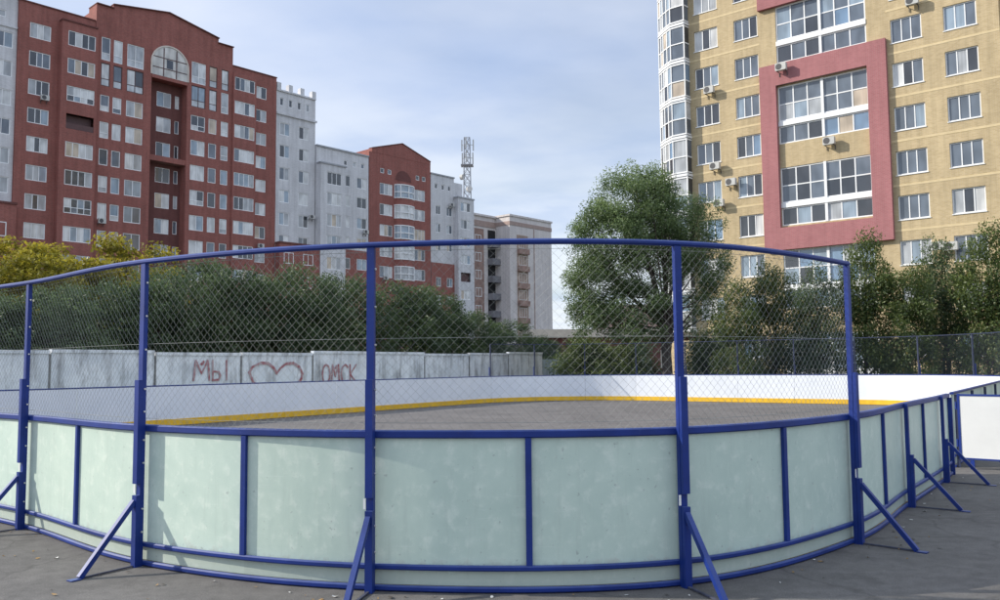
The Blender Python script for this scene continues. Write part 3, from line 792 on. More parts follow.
# ---- grey block with turret posts
def grey_turret():
    root = thing('apartment_building', 'grey brick block with little square turrets along its roof edge', 'building', a_origin(27.65), PHA)
    hs = [(x, x+1.5, 31.6-2.85*k-.85, 31.6-2.85*k+.75) for k in range(0, 6) for x in (.5, 3.35)] + [(x, x+.55, 34.5, 35.5) for x in (.5, 1.8, 3.1, 4.4)]
    mb = MB(); wall_mesh(mb, 0, 5.85, 0, 36.5, .15, hs); shell(mb, 0, 5.85, .151, 12, 0, 36.5); mb.build('wall', M['grey_brick'], root)
    tp = MB()
    for x in (.05, 1.75, 3.5, 5.3): tp.box(x, x+.6, .1, .75, 36.5, 37.4)
    tp.build('turret', M['grey_brick'], root)
    cp = MB(); cp.box(-.04, 6.0, -.05, .149, 33.3, 33.55); cp.build('cornice', M['grey_brick'], root); cp = MB(); cp.box(0, 5.85, .0, .5, 36.3, 36.498); cp.build('cornice', M['grey_brick'], root)
    for h in hs: window(root, *h[:4], .15, [1, 1] if h[1]-h[0] > 1 else [1], style='mix' if h[2] < 34 else 'dark')
grey_turret()

def grey_mid():
    root = thing('apartment_building', 'lower grey block with a projecting bay between the turret block and the small red gable', 'building', a_origin(33.6), PHA)
    zz = [26.1, 23.4, 20.6, 17.8, 15.0]
    bay = [(1.0, 3.3, z-.8, z+.85) for z in zz]
    mb = MB(); wall_mesh(mb, .0, 4.0, 0, 27.9, -1.0, bay); shell(mb, 0, 4.0, -.999, 1, 0, 27.9)
    hs = [(x, x+w, z-.7+.3, z+.8+.3) for z in zz for x, w in ((4.5, 1.0), (6.6, 1.7))] + [(x, x+.6, 28.5, 29.2) for x in (4.4, 5.9, 7.3)]
    wall_mesh(mb, 4.0, 8.6, 17.2, 30.3, 0, [h for h in hs if h[2] > 17.2])
    shell(mb, 0.01, 8.6, .001, 12, 0, 30.3)
    mb.quad((.01, 0, 27.9), (4.0, 0, 27.9), (4.0, 0, 30.3), (.01, 0, 30.3))
    mb.build('wall', M['grey_brick'], root)
    lo = MB(); wall_mesh(lo, 4.0, 8.6, 0, 17.2, -.05, [h for h in hs if h[3] < 17.2]); lo.build('lower_wall', M['red_brick'], root)
    cp = MB(); cp.box(-.1, 4.1, -1.12, -.2, 27.9, 28.1); cp.box(0, 8.6, -.15, .4, 30.3, 30.5); cp.build('cornice', M['steel'], root)
    for h in bay: window(root, *h[:4], -1.0, [1, 1, 1], style='white')
    for h in hs:
        if not (h[2] < 17.2 < h[3]): window(root, *h[:4], 0 if h[2] > 17.2 else -.05, [1, 1] if h[1]-h[0] > 1.2 else [1], style='mix' if h[2] < 28 else 'dark')
grey_mid()

def red_gable():
    root = thing('apartment_building', 'smaller red brick block with a low gable and a rounded white glazed bay', 'building', a_origin(42.3), PHA)
    Z0 = 26.25; L = 11.5
    zs = [Z0-2.9*k for k in range(0, 5)]
    hs = [(1.9, 4.2, z-.75, z+.85) for z in zs]+[(8.3, 10.4, z-.75, z+.85) for z in zs]+[(x, x+.7, 28.5, 29.2) for x in (2.0, 3.3, 8.6, 9.8)]
    mb = MB(); wall_mesh(mb, 0, L, 0, 31.2, 0, hs); shell(mb, 0, L, .001, 12, 0, 31.2); mb.build('wall', M['red_brick'], root)
    g = MB(); pts = [(.5, 31.2), (.5, 31.7), (6.0, 33.3), (11.5, 31.6), (11.5, 31.2)]
    g.poly([(x, -.02, z) for x, z in pts]); g.poly([(x, 11, z) for x, z in reversed(pts)])
    for (xa, za), (xb, zb) in zip(pts, pts[1:]): g.quad((xa, -.02, za), (xa, 11, za), (xb, 11, zb), (xb, -.02, zb))
    g.build('gable', M['red_brick'], root)
    cp = MB()
    for (xa, za), (xb, zb) in zip(pts[1:], pts[2:4]): cp.bar((xa, .3, za+.06), (xb, .3, zb+.06), .8, .12)
    cp.build('coping', M['red_brick_dark'], root)
    ar = MB(); ar.poly([(6.2+1.5*math.cos(math.pi*j/14), -.03, 27.9+1.5*math.sin(math.pi*j/14)) for j in range(15)]); ar.build('blind_arch', M['red_brick_dark'], root)
    # rounded bay
    def ring(r, n=8): return [(6.3-1.75*math.cos(math.pi*j/n), -1.0*math.sin(math.pi*j/n)*r-.02) for j in range(n+1)]
    def strip(z0, z1, r, name, mt, parent):
        b = MB(); q = ring(r)
        for (xa, ya), (xb, yb) in zip(q, q[1:]): b.quad((xa, ya, z0), (xb, yb, z0), (xb, yb, z1), (xa, ya, z1))
        b.poly([(x, y, z1) for x, y in q]); b.poly([(x, y, z0) for x, y in reversed(q)])
        return b.build(name, mt, parent)
    for k, z in enumerate(zs):
        bd = strip(z-1.75, z-.55, 1.0, 'bay_parapet', M['pvc'] if k < 5 else M['red_brick'], root) if False else strip(z-.95, z+.95, 1.0, 'bay_glazing', GL[[6, 3, 6, 3, 2][k]], root)
        strip(z-2.0, z-.951, 1.02, 'bay_spandrel', M['red_brick'], root)
        fr = MB(); q = ring(1.06)
        for zz in (z-.93, z-.1, z+.93):
            for (xa, ya), (xb, yb) in zip(q, q[1:]): fr.bar((xa, ya, zz), (xb, yb, zz), .07, .14)
        for x, y in q[::2]: fr.bar((x, y, z-.95), (x, y, z+.95), .12)
        fr.build('bay_frame', M['pvc'], bd)
    for h in hs: window(root, *h[:4], 0, [1, 1, 1] if h[1]-h[0] > 1 else [1], style='white' if h[2] < 28 else 'dark')
red_gable()

def grey_right():
    root = thing('apartment_building', 'grey brick block with a red lower corner just right of the small red gable', 'building', a_origin(53.85), PHA)
    zs = [25.6-2.67*k for k in range(0, 6)]
    hs = [(x, x+w, z-2.5+1.2-.3, z-2.5+2.55-.3) for z in zs for x, w in ((1.0, 1.0), (3.2, 1.2))] + [(x, x+.6, 27.8, 28.6) for x in (.8, 2.2, 3.5)]
    hs = [h for h in hs if h[2] > 17 or h[3] < 16.6]
    mb = MB(); wall_mesh(mb, 0, 4.8, 16.8, 29.9, 0, [h for h in hs if h[2] > 16.8]); shell(mb, 0, 8.2, .001, 12, 0, 27)
    shell(mb, 0, 4.8, .002, 12, 27, 29.9); shell(mb, 4.8, 6.6, .003, 12, 27, 29.3, 0, True)
    bay = [(5.3, 7.4, z-.7, z+.7) for z in zs]
    wall_mesh(mb, 4.8, 8.2, 0, 26.9, -.9, bay); shell(mb, 4.8, 8.2, -.899, .5, 0, 26.9)
    mb.build('wall', M['grey_brick'], root)
    lo = MB(); wall_mesh(lo, 0, 4.8, 0, 16.8, -.04, [h for h in hs if h[3] < 16.8]); lo.build('lower_wall', M['red_brick'], root)
    cp = MB(); cp.box(0, 4.9, -.12, .4, 29.9, 30.1); cp.box(4.7, 8.3, -1.0, 0, 26.9, 27.1); cp.build('cornice', M['steel'], root)
    for i, h in enumerate(bay):
        if i == 4:
            d = MB(); d.quad((5.3, -.5, h[2]), (7.4, -.5, h[2]), (7.4, -.5, h[3]), (5.3, -.5, h[3])); d.build('open_loggia', M['dark_frame'], root)
        else: window(root, *h[:4], -.9, [1, 1, 1], style='white')
    for h in hs: window(root, *h[:4], 0 if h[2] > 16.8 else -.04, [1, 1] if h[1]-h[0] > .9 else [1], style='mix' if h[2] < 27.5 else 'dark')
grey_right()

def end_block(s0, off, label, parts):
    return thing('apartment_building', label, 'building', a_origin(s0, off), PHA)
def pale_blocks():
    r1 = thing('apartment_building', 'pale block with brown vertical strip and dark stacked balconies left of the end slab', 'building', a_origin(62.2, 0), PHA)
    mb = MB(); shell(mb, 0, 5.7, 0, 14, 0, 24.9, 0, True); mb.build('wall', M['pale_brick'], r1)
    st = MB(); st.box(.25, 2.9, -.08, -.003, 0, 22.9); st.build('brown_strip', M['brown'], r1)
    cp = MB(); cp.box(-.05, 5.65, -.25, .5, 24.9, 25.2); cp.build('cornice', M['pale_brick'], r1)
    cp = MB(); cp.box(0, 5.65, -.09, -.003, 23.3, 24.2); cp.build('cornice', M['cornice'], r1)
    for k in range(8):
        z = 21.3-2.75*k
        window(r1, .9, 2.3, z-.8, z+.6, -.16, [1, 1], style='mix')
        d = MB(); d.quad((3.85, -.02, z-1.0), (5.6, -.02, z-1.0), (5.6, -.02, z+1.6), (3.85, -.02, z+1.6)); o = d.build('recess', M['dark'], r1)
        b = MB(); b.box(3.8, 5.62, -1.1, -.03, z-1.2, z-.2); b.build('balcony', M['dark_balcony'], o)
    r2 = thing('apartment_building', 'pale end slab with brown window column, rightmost of the long row of blocks', 'building', a_origin(67.9, 3.0), PHA)
    mb = MB(); shell(mb, 0, 10.4, 0, 16, 0, 25.0, 0, True); mb.build('wall', M['pale_brick'], r2)
    cp = MB(); cp.box(-.15, 10.55, -.15, 16, 25.0, 25.3); cp.build('roof_edge', M['pale_brick'], r2)
    cp = MB(); cp.box(-.06, 10.46, -.06, 16, 23.6, 24.2); cp.build('cornice', M['cornice'], r2)
    st = MB(); st.box(1.7, 4.3, -.07, -.003, 0, 22.2); st.build('brown_strip', M['brown_light'], r2)
    jn = MB(); jn.box(5.8, 6.0, -.05, -.003, 0, 23.5); jn.build('panel_joint', M['cornice'], r2)
    for k in range(8):
        z = 20.9-2.75*k; window(r2, 2.1, 3.9, z-.75, z+.75, -.15, [1, 1, 1], style='mix', bar=.05)
        b = MB(); b.box(1.75, 4.25, -.5, -.075, z-1.75, z-.9); b.build('balcony', M['brown'], r2)
pale_blocks()

# ---- low red building between the blocks
def low_building():
    q = at(533, 350, 92)
    root = thing('low_building', 'low red brick building with a pale roof fascia behind the big tree', 'building', (q.x, q.y, 0), R(4))
    hs = [(x, x+1.6, 1.2, 3.2) for x in (1.2, 4.4, 7.6, 10.8, 14.0, 17.2)]
    mb = MB(); wall_mesh(mb, 0, 20, 0, 4.6, 0, hs); shell(mb, 0, 20, .001, 10, 0, 4.6); mb.build('wall', M['red_brick_dark'], root)
    f = MB(); f.box(-.3, 20.3, -.4, 10, 4.6, 5.5); f.build('fascia', M['cream'], root)
    for h in hs: window(root, *h[:4], 0, [1, 1], style='mix')
    rf = MB(); a, b = 7.5, 15.5
    rf.quad((a, 1, 5.5), (b, 1, 5.5), (b-.8, 3.5, 8.4), (a+.8, 3.5, 8.4)); rf.quad((b, 6, 5.5), (a, 6, 5.5), (a+.8, 3.5, 8.4), (b-.8, 3.5, 8.4))
    rf.poly([(a, 6, 5.5), (a, 1, 5.5), (a+.8, 3.5, 8.4)]); rf.poly([(b, 1, 5.5), (b, 6, 5.5), (b-.8, 3.5, 8.4)]); rf.build('roof', M['brown'], root)
low_building()

# ---- mast
def mast():
    q = at(468, 300, 150); H = at(468, 138, 150).z
    root = thing('telecom_mast', 'tall grey steel lattice telecom mast rising behind the apartment blocks', 'mast', (q.x, q.y, 0))
    mb = MB(); n = 26; w = lambda z: 1.05-.55*z/H
    cn = lambda z, i: ((1, 1, -1, -1)[i]*w(z), (1, -1, -1, 1)[i]*w(z), z)
    for i in range(4): mb.tube([cn(0, i), cn(H, i)], .085, 5)
    for k in range(n):
        za, zb = H*k/n, H*(k+1)/n
        for i in range(4):
            mb.bar(cn(za, i), cn(zb, (i+1) % 4), .08); mb.bar(cn(za, (i+1) % 4), cn(zb, i), .08); mb.bar(cn(zb, i), cn(zb, (i+1) % 4), .08)
    mb.build('lattice', M['steel'], root)
    for z, rr in ((H-1.2, 1.2), (H-3.6, 1.1)):
        for a in range(3):
            t = a*2.094+.4; x, y = rr*math.cos(t), rr*math.sin(t)
            b = MB(); b.bar((x, y, z-1.0), (x, y, z+1.0), .36, .22); b.bar((0, 0, z), (x, y, z), .09); b.build('antenna_panel', M['ac'], root)
    for z, a in ((H-7, 2.6), (H-9.5, -1.2), (H-13, 3.6)):
        b = MB(); x, y = 1.0*math.cos(a), 1.0*math.sin(a); b.tube([(x*.8, y*.8, z), (x*1.35, y*1.35, z)], [.5, .5], 12); b.build('dish', M['ac'], root)
    p = MB(); p.box(-1.1, 1.1, -1.1, 1.1, H-5.1, H-5.0); p.build('platform', M['steel'], root)
mast()

# ---- tan tower on the right
PHF = R(-40.17); F0 = Vector((15.576, 62.428)); DF = Vector((math.cos(PHF), math.sin(PHF))); NF = Vector((math.sin(PHF), -math.cos(PHF)))
def f_point(s, y, z): q = F0+DF*s-NF*y; return Vector((q.x, q.y, z))
def tan_tower():
    root = thing('apartment_building', 'tall tan brick apartment tower with rose framed loggias and a glazed corner', 'building', (F0.x, F0.y, 0), PHF)
    Z0 = 23.1; rows = range(-5, 8); HT = 40.0
    zc = lambda k: Z0-2.9*k
    WC = [(-.85, 1.05), (2.35, 4.15), (13.12, 14.98), (16.25, 18.1)]
    holes = [(a, b, zc(k)-.78, zc(k)+.78) for k in rows for a, b in WC]
    Ts = [21.1+5.8*j for j in range(-3, 4)]
    LX = (5.5, 11.62)
    lh = []
    for T in Ts:
        lh.append((LX[0], LX[1], max(T-4.1, .6), min(T, HT-.5)))
    holes2 = [h for h in holes if h[3] < HT-.3]
    mb = MB(); wall_mesh(mb, -1.3, 19.3, 0, HT, 0, holes2+lh, .18); shell(mb, -1.3, 19.3, .001, 16, 0, HT)
    shell(mb, 19.3, 40, 3.0, 16, 0, HT, 0, True)
    mb.build('wall', M['tan_brick'], root)
    for k in rows:
        z = zc(k)-1.45
        for a, b in ((-1.3, 4.28), (12.87, 19.3)):
            bd = MB(); bd.box(a, b, -.012, -.002, z-.07, z+.07); bd.build('pale_band', M['pale_band'], root)
    for h in holes2:
        window(root, *h[:4], 0, [1, 1, 1] if True else [1], style='sky' if wr.random() < .8 else 'mix', inset=.09, bar=.075, sill=True)
    for T, h in zip(Ts, lh):
        if T-2.5 > .6:
            window(root, LX[0], LX[1], T-2.5, min(T, HT-.5), 0, [1, 1, 1, 1.08, 1, 1], rows=(1, 1.05), style=['sky', 'loggia'][int(T > 20 and T < 22)], name='loggia_glazing', bar=.10, inset=.06)
            b = MB(); b.box(LX[0], LX[1], -.05, .12, T-2.83, T-2.51); b.build('balcony_slab', M['pvc'], root)
        if T-4.1 > 0: window(root, LX[0], LX[1], T-4.1, T-2.84, 0, [1, 1, 1, 1.08, 1, 1], style=['loggia', 'sky'][int(T < 16)], name='loggia_glazing', bar=.09, inset=.06)
        mid = MB(); mid.box(8.5, 8.68, -.02, .1, T-4.1, T); mid.build('centre_post', M['pvc'], root)
    # rose frames
    for zb, zt in ((9.5, 22.72), (26.9, HT-.2)):
        f = MB(); a, b = 4.3, 12.85; y0, y1 = -.30, .02
        f.box(a, LX[0]-.02, y0, -.003, zb, zt); f.box(LX[1]+.02, b, y0, -.003, zb, zt)
        f.box(LX[0]-.02, LX[1]+.02, y0, -.003, zb, zb+1.55)
        if zt < 30: f.box(LX[0]-.02, LX[1]+.02, y0, -.003, zt-1.55, zt)
        f.build('rose_frame', M['pink'], root)
    # plinth
    p = MB(); p.box(-1.35, 19.35, -.06, -.003, 0, .5); p.build('plinth', M['cornice'], root)
    # glazed corner tower
    pl = [(-1.3, 0.0), (-1.36, -.62), (-2.5, -.62), (-3.45, -.02), (-4.2, .62), (-4.65, 1.5), (-4.8, 3.0), (-4.8, 6.0)]
    core = MB(); inset = [(x+.12, y+.16) for x, y in pl]
    cpl = inset+[(-1.3, 6.0)]
    zb0 = 3.4
    core.poly([(x, y, zb0) for x, y in reversed(cpl)]); core.poly([(x, y, HT) for x, y in cpl]); core.build('corner_core', M['roof_felt'], root)
    base = MB()
    for (xa, ya), (xb, yb) in zip(inset, inset[1:]): base.quad((xb, yb, 0), (xa, ya, 0), (xa, ya, zb0), (xb, yb, zb0))
    base.build('corner_base', M['tan_brick'], root)
    k = 0; z = 21.5+2.92*6
    while z > zb0+1:
        zl = z-2.92; gz = MB(); fr = MB(); sl = MB()
        for i, ((xa, ya), (xb, yb)) in enumerate(zip(pl, pl[1:])):
            n = 1 if i in (0, 1) else 2
            if i == 0: n = 1
            for j in range(n):
                p0 = (xa+(xb-xa)*j/n, ya+(yb-ya)*j/n); p1 = (xa+(xb-xa)*(j+1)/n, ya+(yb-ya)*(j+1)/n)
                for za, zb_ in ((zl+.2, zl+1.55), (zl+1.55, z+.07)):
                    gz.quad((p1[0], p1[1], za), (p0[0], p0[1], za), (p0[0], p0[1], zb_), (p1[0], p1[1], zb_), wr.choices(range(7), [5, 6, 4, 1, 1, 2, 5])[0])
                if not (i == 0 and j == 0): fr.bar((p0[0], p0[1]-.02, zl+.3), (p0[0], p0[1]-.02, z), .075)
            fr.bar((xa, ya-.015, zl+1.55), (xb, yb-.015, zl+1.55), .08); fr.bar((xa, ya-.015, z-.06), (xb, yb-.015, z-.06), .08, .10)
            fr.bar((xa, ya-.015, zl+.36), (xb, yb-.015, zl+.36), .08, .10)
            sl.bar((xa, ya, zl+.15), (xb, yb, zl+.15), 0.14, .17)
        g = gz.build('corner_glazing', GL, root); fr.build('frame', M['pvc'], g); sl.build('floor_band', M['cream' if False else 'pvc'], root)
        z = zl
tan_tower()

# ---- air conditioners
def ac_proto():
    root = thing('air_conditioner', 'x', 'air conditioner', (0, 0, 0), 0, 'air conditioners on the facades')
    b = MB(); w, d, h = .38, .15, .26
    pts = [(-w+.03, -h), (w-.03, -h), (w, -h+.03), (w, h-.03), (w-.03, h), (-w+.03, h), (-w, h-.03), (-w, -h+.03)]
    b.poly([(x, -d, z) for x, z in pts]); b.poly([(x, d, z) for x, z in reversed(pts)])
    for (xa, za), (xb, zb) in zip(pts, pts[1:]+pts[:1]): b.quad((xa, -d, za), (xa, d, za), (xb, d, zb), (xb, -d, zb))
    cs = b.build('casing', M['ac'], root)
    g = MB(); g.poly([(-.12+.22*math.cos(a*math.pi/10), -d-.006, .22*math.sin(a*math.pi/10)) for a in range(20)]); g.build('fan_grille', M['ac_dark'], cs)
    s = MB()
    for x in (-.28, .28): s.box(x-.02, x+.02, -d, d+.24, -h-.04, -h-.002); s.box(x-.02, x+.02, d+.2, d+.24, -h-.3, -h-.04)
    s.build('bracket', M['ac_dark'], root)
    return root
proto = ac_proto(); used = [False]
def ac(loc, rz, label):
    if not used[0]:
        used[0] = True; proto.location = loc; proto.rotation_euler = (0, 0, rz); proto['label'] = label; return
    dup(proto, loc, rz, (1, 1, 1), label)
def on_f(px, py, y=-.4):
    # point of the tan facade seen at a pixel
    d = at(px, py, 1)-Vector((0, 0, CAM_H)); n = NF
    t = (F0+NF*(-y)).dot(n)/Vector((d.x, d.y)).dot(n); return Vector((0, 0, CAM_H))+d*t
def on_a(px, py, y=-.4):
    d = at(px, py, 1)-Vector((0, 0, CAM_H)); t = (A0+NA*(-y)).dot(NA)/Vector((d.x, d.y)).dot(NA); return Vector((0, 0, CAM_H))+d*t
for px, py, y, lb in ((709, 90, -.42, 'air conditioner under the left window column, highest on the tan tower'), (715, 166, -.42, 'air conditioner under the left window column of the tan tower, just above the big tree'),
                   (731, 182, -.42, 'air conditioner between two windows of the tan tower near the top of the big tree'), (719, 203, -.42, 'air conditioner half behind the top of the big tree on the tan tower'),
                   (781, 67, -.70, 'air conditioner at the upper left corner of the rose frame on the tan tower'), (829, 141, -.42, 'air conditioner under the white sash inside the rose frame'),
                   (912, 1, -.42, 'air conditioner under the right window column at the top edge of the photo'), (938, 246, -.42, 'left air conditioner of the pair above the right-hand trees'), (951, 246, -.42, 'right air conditioner of the pair above the right-hand trees')):
    ac(on_f(px, py, y), PHF, lb)
for px, py, y, lb in ((45, 98, -.42, 'air conditioner under the upper windows left on the red brick block'), (102, 221, -.55, 'air conditioner between narrow window columns low on the red brick block'), (261, 246, -.42, 'air conditioner low on the right wing of the red brick block'),
                   (312, 217, -.3, 'air conditioner on the grey turret block'), (366, 232, -.42, 'air conditioner low on the lower grey block beside the small red gable'), (386, 278, -.42, 'air conditioner at tree height on the small red gabled block'), (452, 205, -.42, 'air conditioner on the grey block right of the small red gable')):
    ac(on_a(px, py, y), PHA, lb)

# ------------------------------------------------------------------ trees
def mk_leaf(name, dark, light, trans=.35):
    t = NT(name)
    at_ = t.n('ShaderNodeAttribute', attribute_name='tint')
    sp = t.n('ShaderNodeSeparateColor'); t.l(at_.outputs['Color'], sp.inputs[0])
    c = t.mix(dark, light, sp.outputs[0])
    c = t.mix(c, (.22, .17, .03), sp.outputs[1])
    df = t.n('ShaderNodeBsdfDiffuse'); tr = t.n('ShaderNodeBsdfTranslucent'); gl = t.n('ShaderNodeBsdfGlossy'); gl.inputs['Roughness'].default_value = .45
    t.l(c, df.inputs[0]); t.l(c, tr.inputs[0]); gl.inputs[0].default_value = (.5, .5, .5, 1)
    m1 = t.n('ShaderNodeMixShader'); m1.inputs[0].default_value = trans; t.l(df.outputs[0], m1.inputs[1]); t.l(tr.outputs[0], m1.inputs[2])
    m2 = t.n('ShaderNodeMixShader'); m2.inputs[0].default_value = .05; t.l(m1.outputs[0], m2.inputs[1]); t.l(gl.outputs[0], m2.inputs[2])
    t.l(m2.outputs[0], t.t.nodes['Material Output'].inputs[0])
    return t.m
LEAF = {'willow': mk_leaf('grey green leaves', (.080, .130, .052), (.275, .365, .155), .45),
        'dark': mk_leaf('dark green leaves', (.034, .063, .032), (.13, .185, .075), .38),
        'olive': mk_leaf('olive green leaves', (.045, .078, .024), (.175, .225, .065), .42),
        'yellow': mk_leaf('yellowing leaves', (.16, .16, .022), (.50, .42, .045), .4)}
def foliage(clumps, per, size, seed, aspect=.45, spread=1.0, yellow=0.0):
    g = np.random.default_rng(seed)
    V = []; T = []
    for (cx, cy, cz, r, tint) in clumps:
        n = max(8, int(per*(r/.5)**2))
        d = g.normal(size=(n, 3)); d /= np.linalg.norm(d, axis=1)[:, None]
        rad = r*g.random(n)**.45
        c = np.array([cx, cy, cz])+d*rad[:, None]*np.array([1, 1, .8])*spread
        nrm = d*.5+g.normal(size=(n, 3))*.7+np.array([0, 0, .35]); nrm /= np.linalg.norm(nrm, axis=1)[:, None]
        ax = g.normal(size=(n, 3)); ax -= (ax*nrm).sum(1)[:, None]*nrm; ax /= np.linalg.norm(ax, axis=1)[:, None]
        bx = np.cross(nrm, ax)
        s = size*g.uniform(.6, 1.3, n)[:, None]; w = s*aspect
        q = np.stack([c-ax*s*.5, c+bx*w*.5+nrm*s*.08, c+ax*s*.5, c-bx*w*.5+nrm*s*.08], 1)
        V.append(q.reshape(-1, 3))
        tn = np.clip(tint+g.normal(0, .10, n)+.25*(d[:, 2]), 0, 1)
        yl = np.where(g.random(n) < yellow, g.uniform(.3, .9, n), 0)
        T.append(np.repeat(np.stack([tn, yl, tn*0, tn*0+1], 1), 4, 0))
    return np.concatenate(V), np.concatenate(T)
def leaf_object(name, V, T, mt, parent):
    n = len(V); me = bpy.data.meshes.new(name); me.vertices.add(n); me.vertices.foreach_set('co', V.astype(np.float32).ravel())
    me.loops.add(n); me.loops.foreach_set('vertex_index', np.arange(n, dtype=np.int32))
    me.polygons.add(n//4); me.polygons.foreach_set('loop_start', np.arange(0, n, 4, dtype=np.int32))
    try: me.polygons.foreach_set('loop_total', np.full(n//4, 4, dtype=np.int32))
    except Exception: pass
    ca = me.color_attributes.new('tint', 'FLOAT_COLOR', 'POINT'); ca.data.foreach_set('color', T.astype(np.float32).ravel())
    me.materials.append(mt); me.update(calc_edges=True); me.validate()
    o = bpy.data.objects.new(name, me); col.objects.link(o); o.parent = parent
    return o
def make_tree(name, label, loc, lobes, nclump, per, size, leaf, seed, trunk_h, trunk_r, group=None, rmin=.35, rmax=.75, aspect=.45, yellow=0.0, fork=None, cat='tree', limbs=14, hollow=.35, lean=(0, 0)):
    """lobes: list of (cx, cy, cz, rx, ry, rz, weight)"""
    root = thing(name, label, cat, loc, 0, group)
    r = random.Random(seed); cl = []
    wts = [l[6] for l in lobes]
    for k in range(nclump):
        L = r.choices(lobes, wts)[0]
        while True:
            x, y, z = r.uniform(-1, 1), r.uniform(-1, 1), r.uniform(-1, 1); q = math.sqrt(x*x+y*y+z*z)
            if q <= 1 and r.random() < hollow+(1-hollow)*q*q: break
        rr = r.uniform(rmin, rmax)
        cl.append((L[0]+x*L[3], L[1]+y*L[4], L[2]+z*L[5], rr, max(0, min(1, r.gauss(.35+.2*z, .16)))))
    V, T = foliage(cl, per, size, seed, aspect, yellow=yellow)
    mb = MB()
    top = max(l[2]+l[5]*.5 for l in lobes)
    tp = []
    n = 7
    for k in range(n):
        f = k/(n-1); tp.append(Vector((lean[0]*f+.12*math.sin(3*f+seed), lean[1]*f+.1*math.cos(4*f+seed), f*top)))
    rad = [trunk_r*(1.25 if k == 0 else 1)*(1-.88*k/(n-1)) for k in range(n)]
    mb.tube(tp, rad, 8)
    for c in sorted(cl, key=lambda q: r.random())[:limbs]:
        zz = r.uniform(trunk_h*.8, max(trunk_h*.9, min(top*.8, c[2]-.2))); f = min(.95, zz/top); i = f*(n-1); a = int(i)
        st = tp[a].lerp(tp[min(a+1, n-1)], i-a); e = Vector(c[:3]); md = st.lerp(e, .5)+Vector((0, 0, -.1*(e-st).length+.25))
        r0 = trunk_r*(1-.8*f)*.55
        mb.tube([st, st.lerp(md, .6), md, md.lerp(e, .6), e], [r0, r0*.8, r0*.6, r0*.4, r0*.15], 5)
    for l in (fork or []): mb.tube(l[0], l[1], 8)
    tr = mb.build('trunk', M['bark'], root, smooth=True)
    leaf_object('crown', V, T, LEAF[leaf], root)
    return root

# big tree behind the far end
def big_tree():
    D = 43.0
    q = at(668, 378, D); b = (q.x, q.y, 0)
    def rel(px, py, dy=0): w = at(px, py, D+dy); return (w.x-q.x, dy, w.z)
    k = D/F_PX
    def lobe(px, py, rx, rz, w, dy=0, ry=None):
        c = rel(px, py, dy); return (c[0], c[1], c[2], rx*k, (ry or rx*.9)*k, rz*k, w)
    lobes = [lobe(632, 208, 44, 40, 1.5), lobe(682, 226, 42, 36, 1.3, .6), lobe(610, 238, 42, 38, 1.2, -.4), lobe(640, 256, 62, 44, 1.8, .4), lobe(596, 288, 30, 38, .8, -.5), lobe(700, 268, 30, 36, .7, .8), lobe(632, 304, 34, 26, .5, -.6), lobe(655, 190, 22, 22, .4, .2), lobe(695, 318, 26, 30, .45, .5), lobe(600, 320, 28, 24, .55, -.4), lobe(585, 300, 18, 26, .3), lobe(640, 335, 24, 18, .3, -.8)]
    f1 = [Vector((0, 0, 0)), Vector(rel(664, 330, .1)), Vector(rel(655, 285, .2)), Vector(rel(640, 230, .2))]
    f2 = [Vector(rel(668, 352, 0)), Vector(rel(673, 312, .2)), Vector(rel(684, 272, .3)), Vector(rel(694, 225, .3))]
    t = make_tree('broadleaf_tree', 'big round grey green tree standing beyond the far end of the rink', b, lobes, 700, 120, .15, 'willow', 21, 3.0, .16, rmin=.32, rmax=.75, aspect=.34, limbs=46, hollow=.3,
              fork=[(f1, [.24, .19, .14, .05]), (f2, [.16, .12, .09, .04])])
big_tree()

# dark trees behind the concrete fence
def tree_loc(px, v):
    r = (px-500)/F_PX; Y = v/(DV.y+DV.x*r); return Vector((r*Y, Y)), Y
protos = {}
def simple_tree(kind, seed, H, W, leaf, size=.17, per=60, n=110, yellow=0.0, name='dense_tree', th=.6):
    z0 = H*.08
    lobes = [(0, 0, H*.55, W*.50, W*.5, H*.43, 1.6), (W*.18, -.2, H*.38, W*.42, W*.42, H*.34, 1), (-W*.2, .2, H*.42, W*.4, W*.4, H*.34, 1), (0, -.2, H*.74, W*.36, W*.36, H*.27, 1.5), (W*.1, 0, H*.22, W*.46, W*.46, H*.2, .8)]
    return dict(lobes=lobes, nclump=n, per=per, size=size, leaf=leaf, seed=seed, trunk_h=H*.15, trunk_r=.11, yellow=yellow)
TREES = [ # px, v, top py, width m, kind, label
    (-70, 31, 262, 5.5, 0, None), (-15, 32, 294, 5.0, 1, 'dark tree behind the leftmost stretch of concrete fence'), (50, 31, 290, 4.6, 2, 'dark tree behind the concrete fence just right of the leftmost tall post'), (100, 33, 284, 4.8, 0, 'dark tree behind the concrete fence between the two leftmost tall posts'),
    (160, 32, 274, 5.0, 1, 'dark tree behind the concrete fence, close to the second tall post'), (208, 33, 262, 5.2, 2, 'dark tree behind the concrete fence above the painted word МЫ'), (250, 32, 272, 5.2, 0, 'dark tree behind the fence just left of the painted heart'),
    (298, 32, 270, 5.6, 1, 'dark tree behind the fence just right of the painted heart'), (345, 33, 278, 5.4, 2, 'dark tree behind the fence above the painted word ОМСК'), (398, 33, 284, 6.4, 0, 'broad dark tree behind the fence just right of the middle tall post'),
    (432, 34, 292, 5.6, 1, 'dark tree behind the fence below the small red gable block'), (468, 34, 312, 5.4, 2, 'low dark tree behind the fence below the mast'), (505, 34, 322, 5.4, 0, 'low dark tree at the right end of the concrete fence'), (540, 36, 338, 4.2, 1, 'small bush like tree beside the end of the concrete fence')]
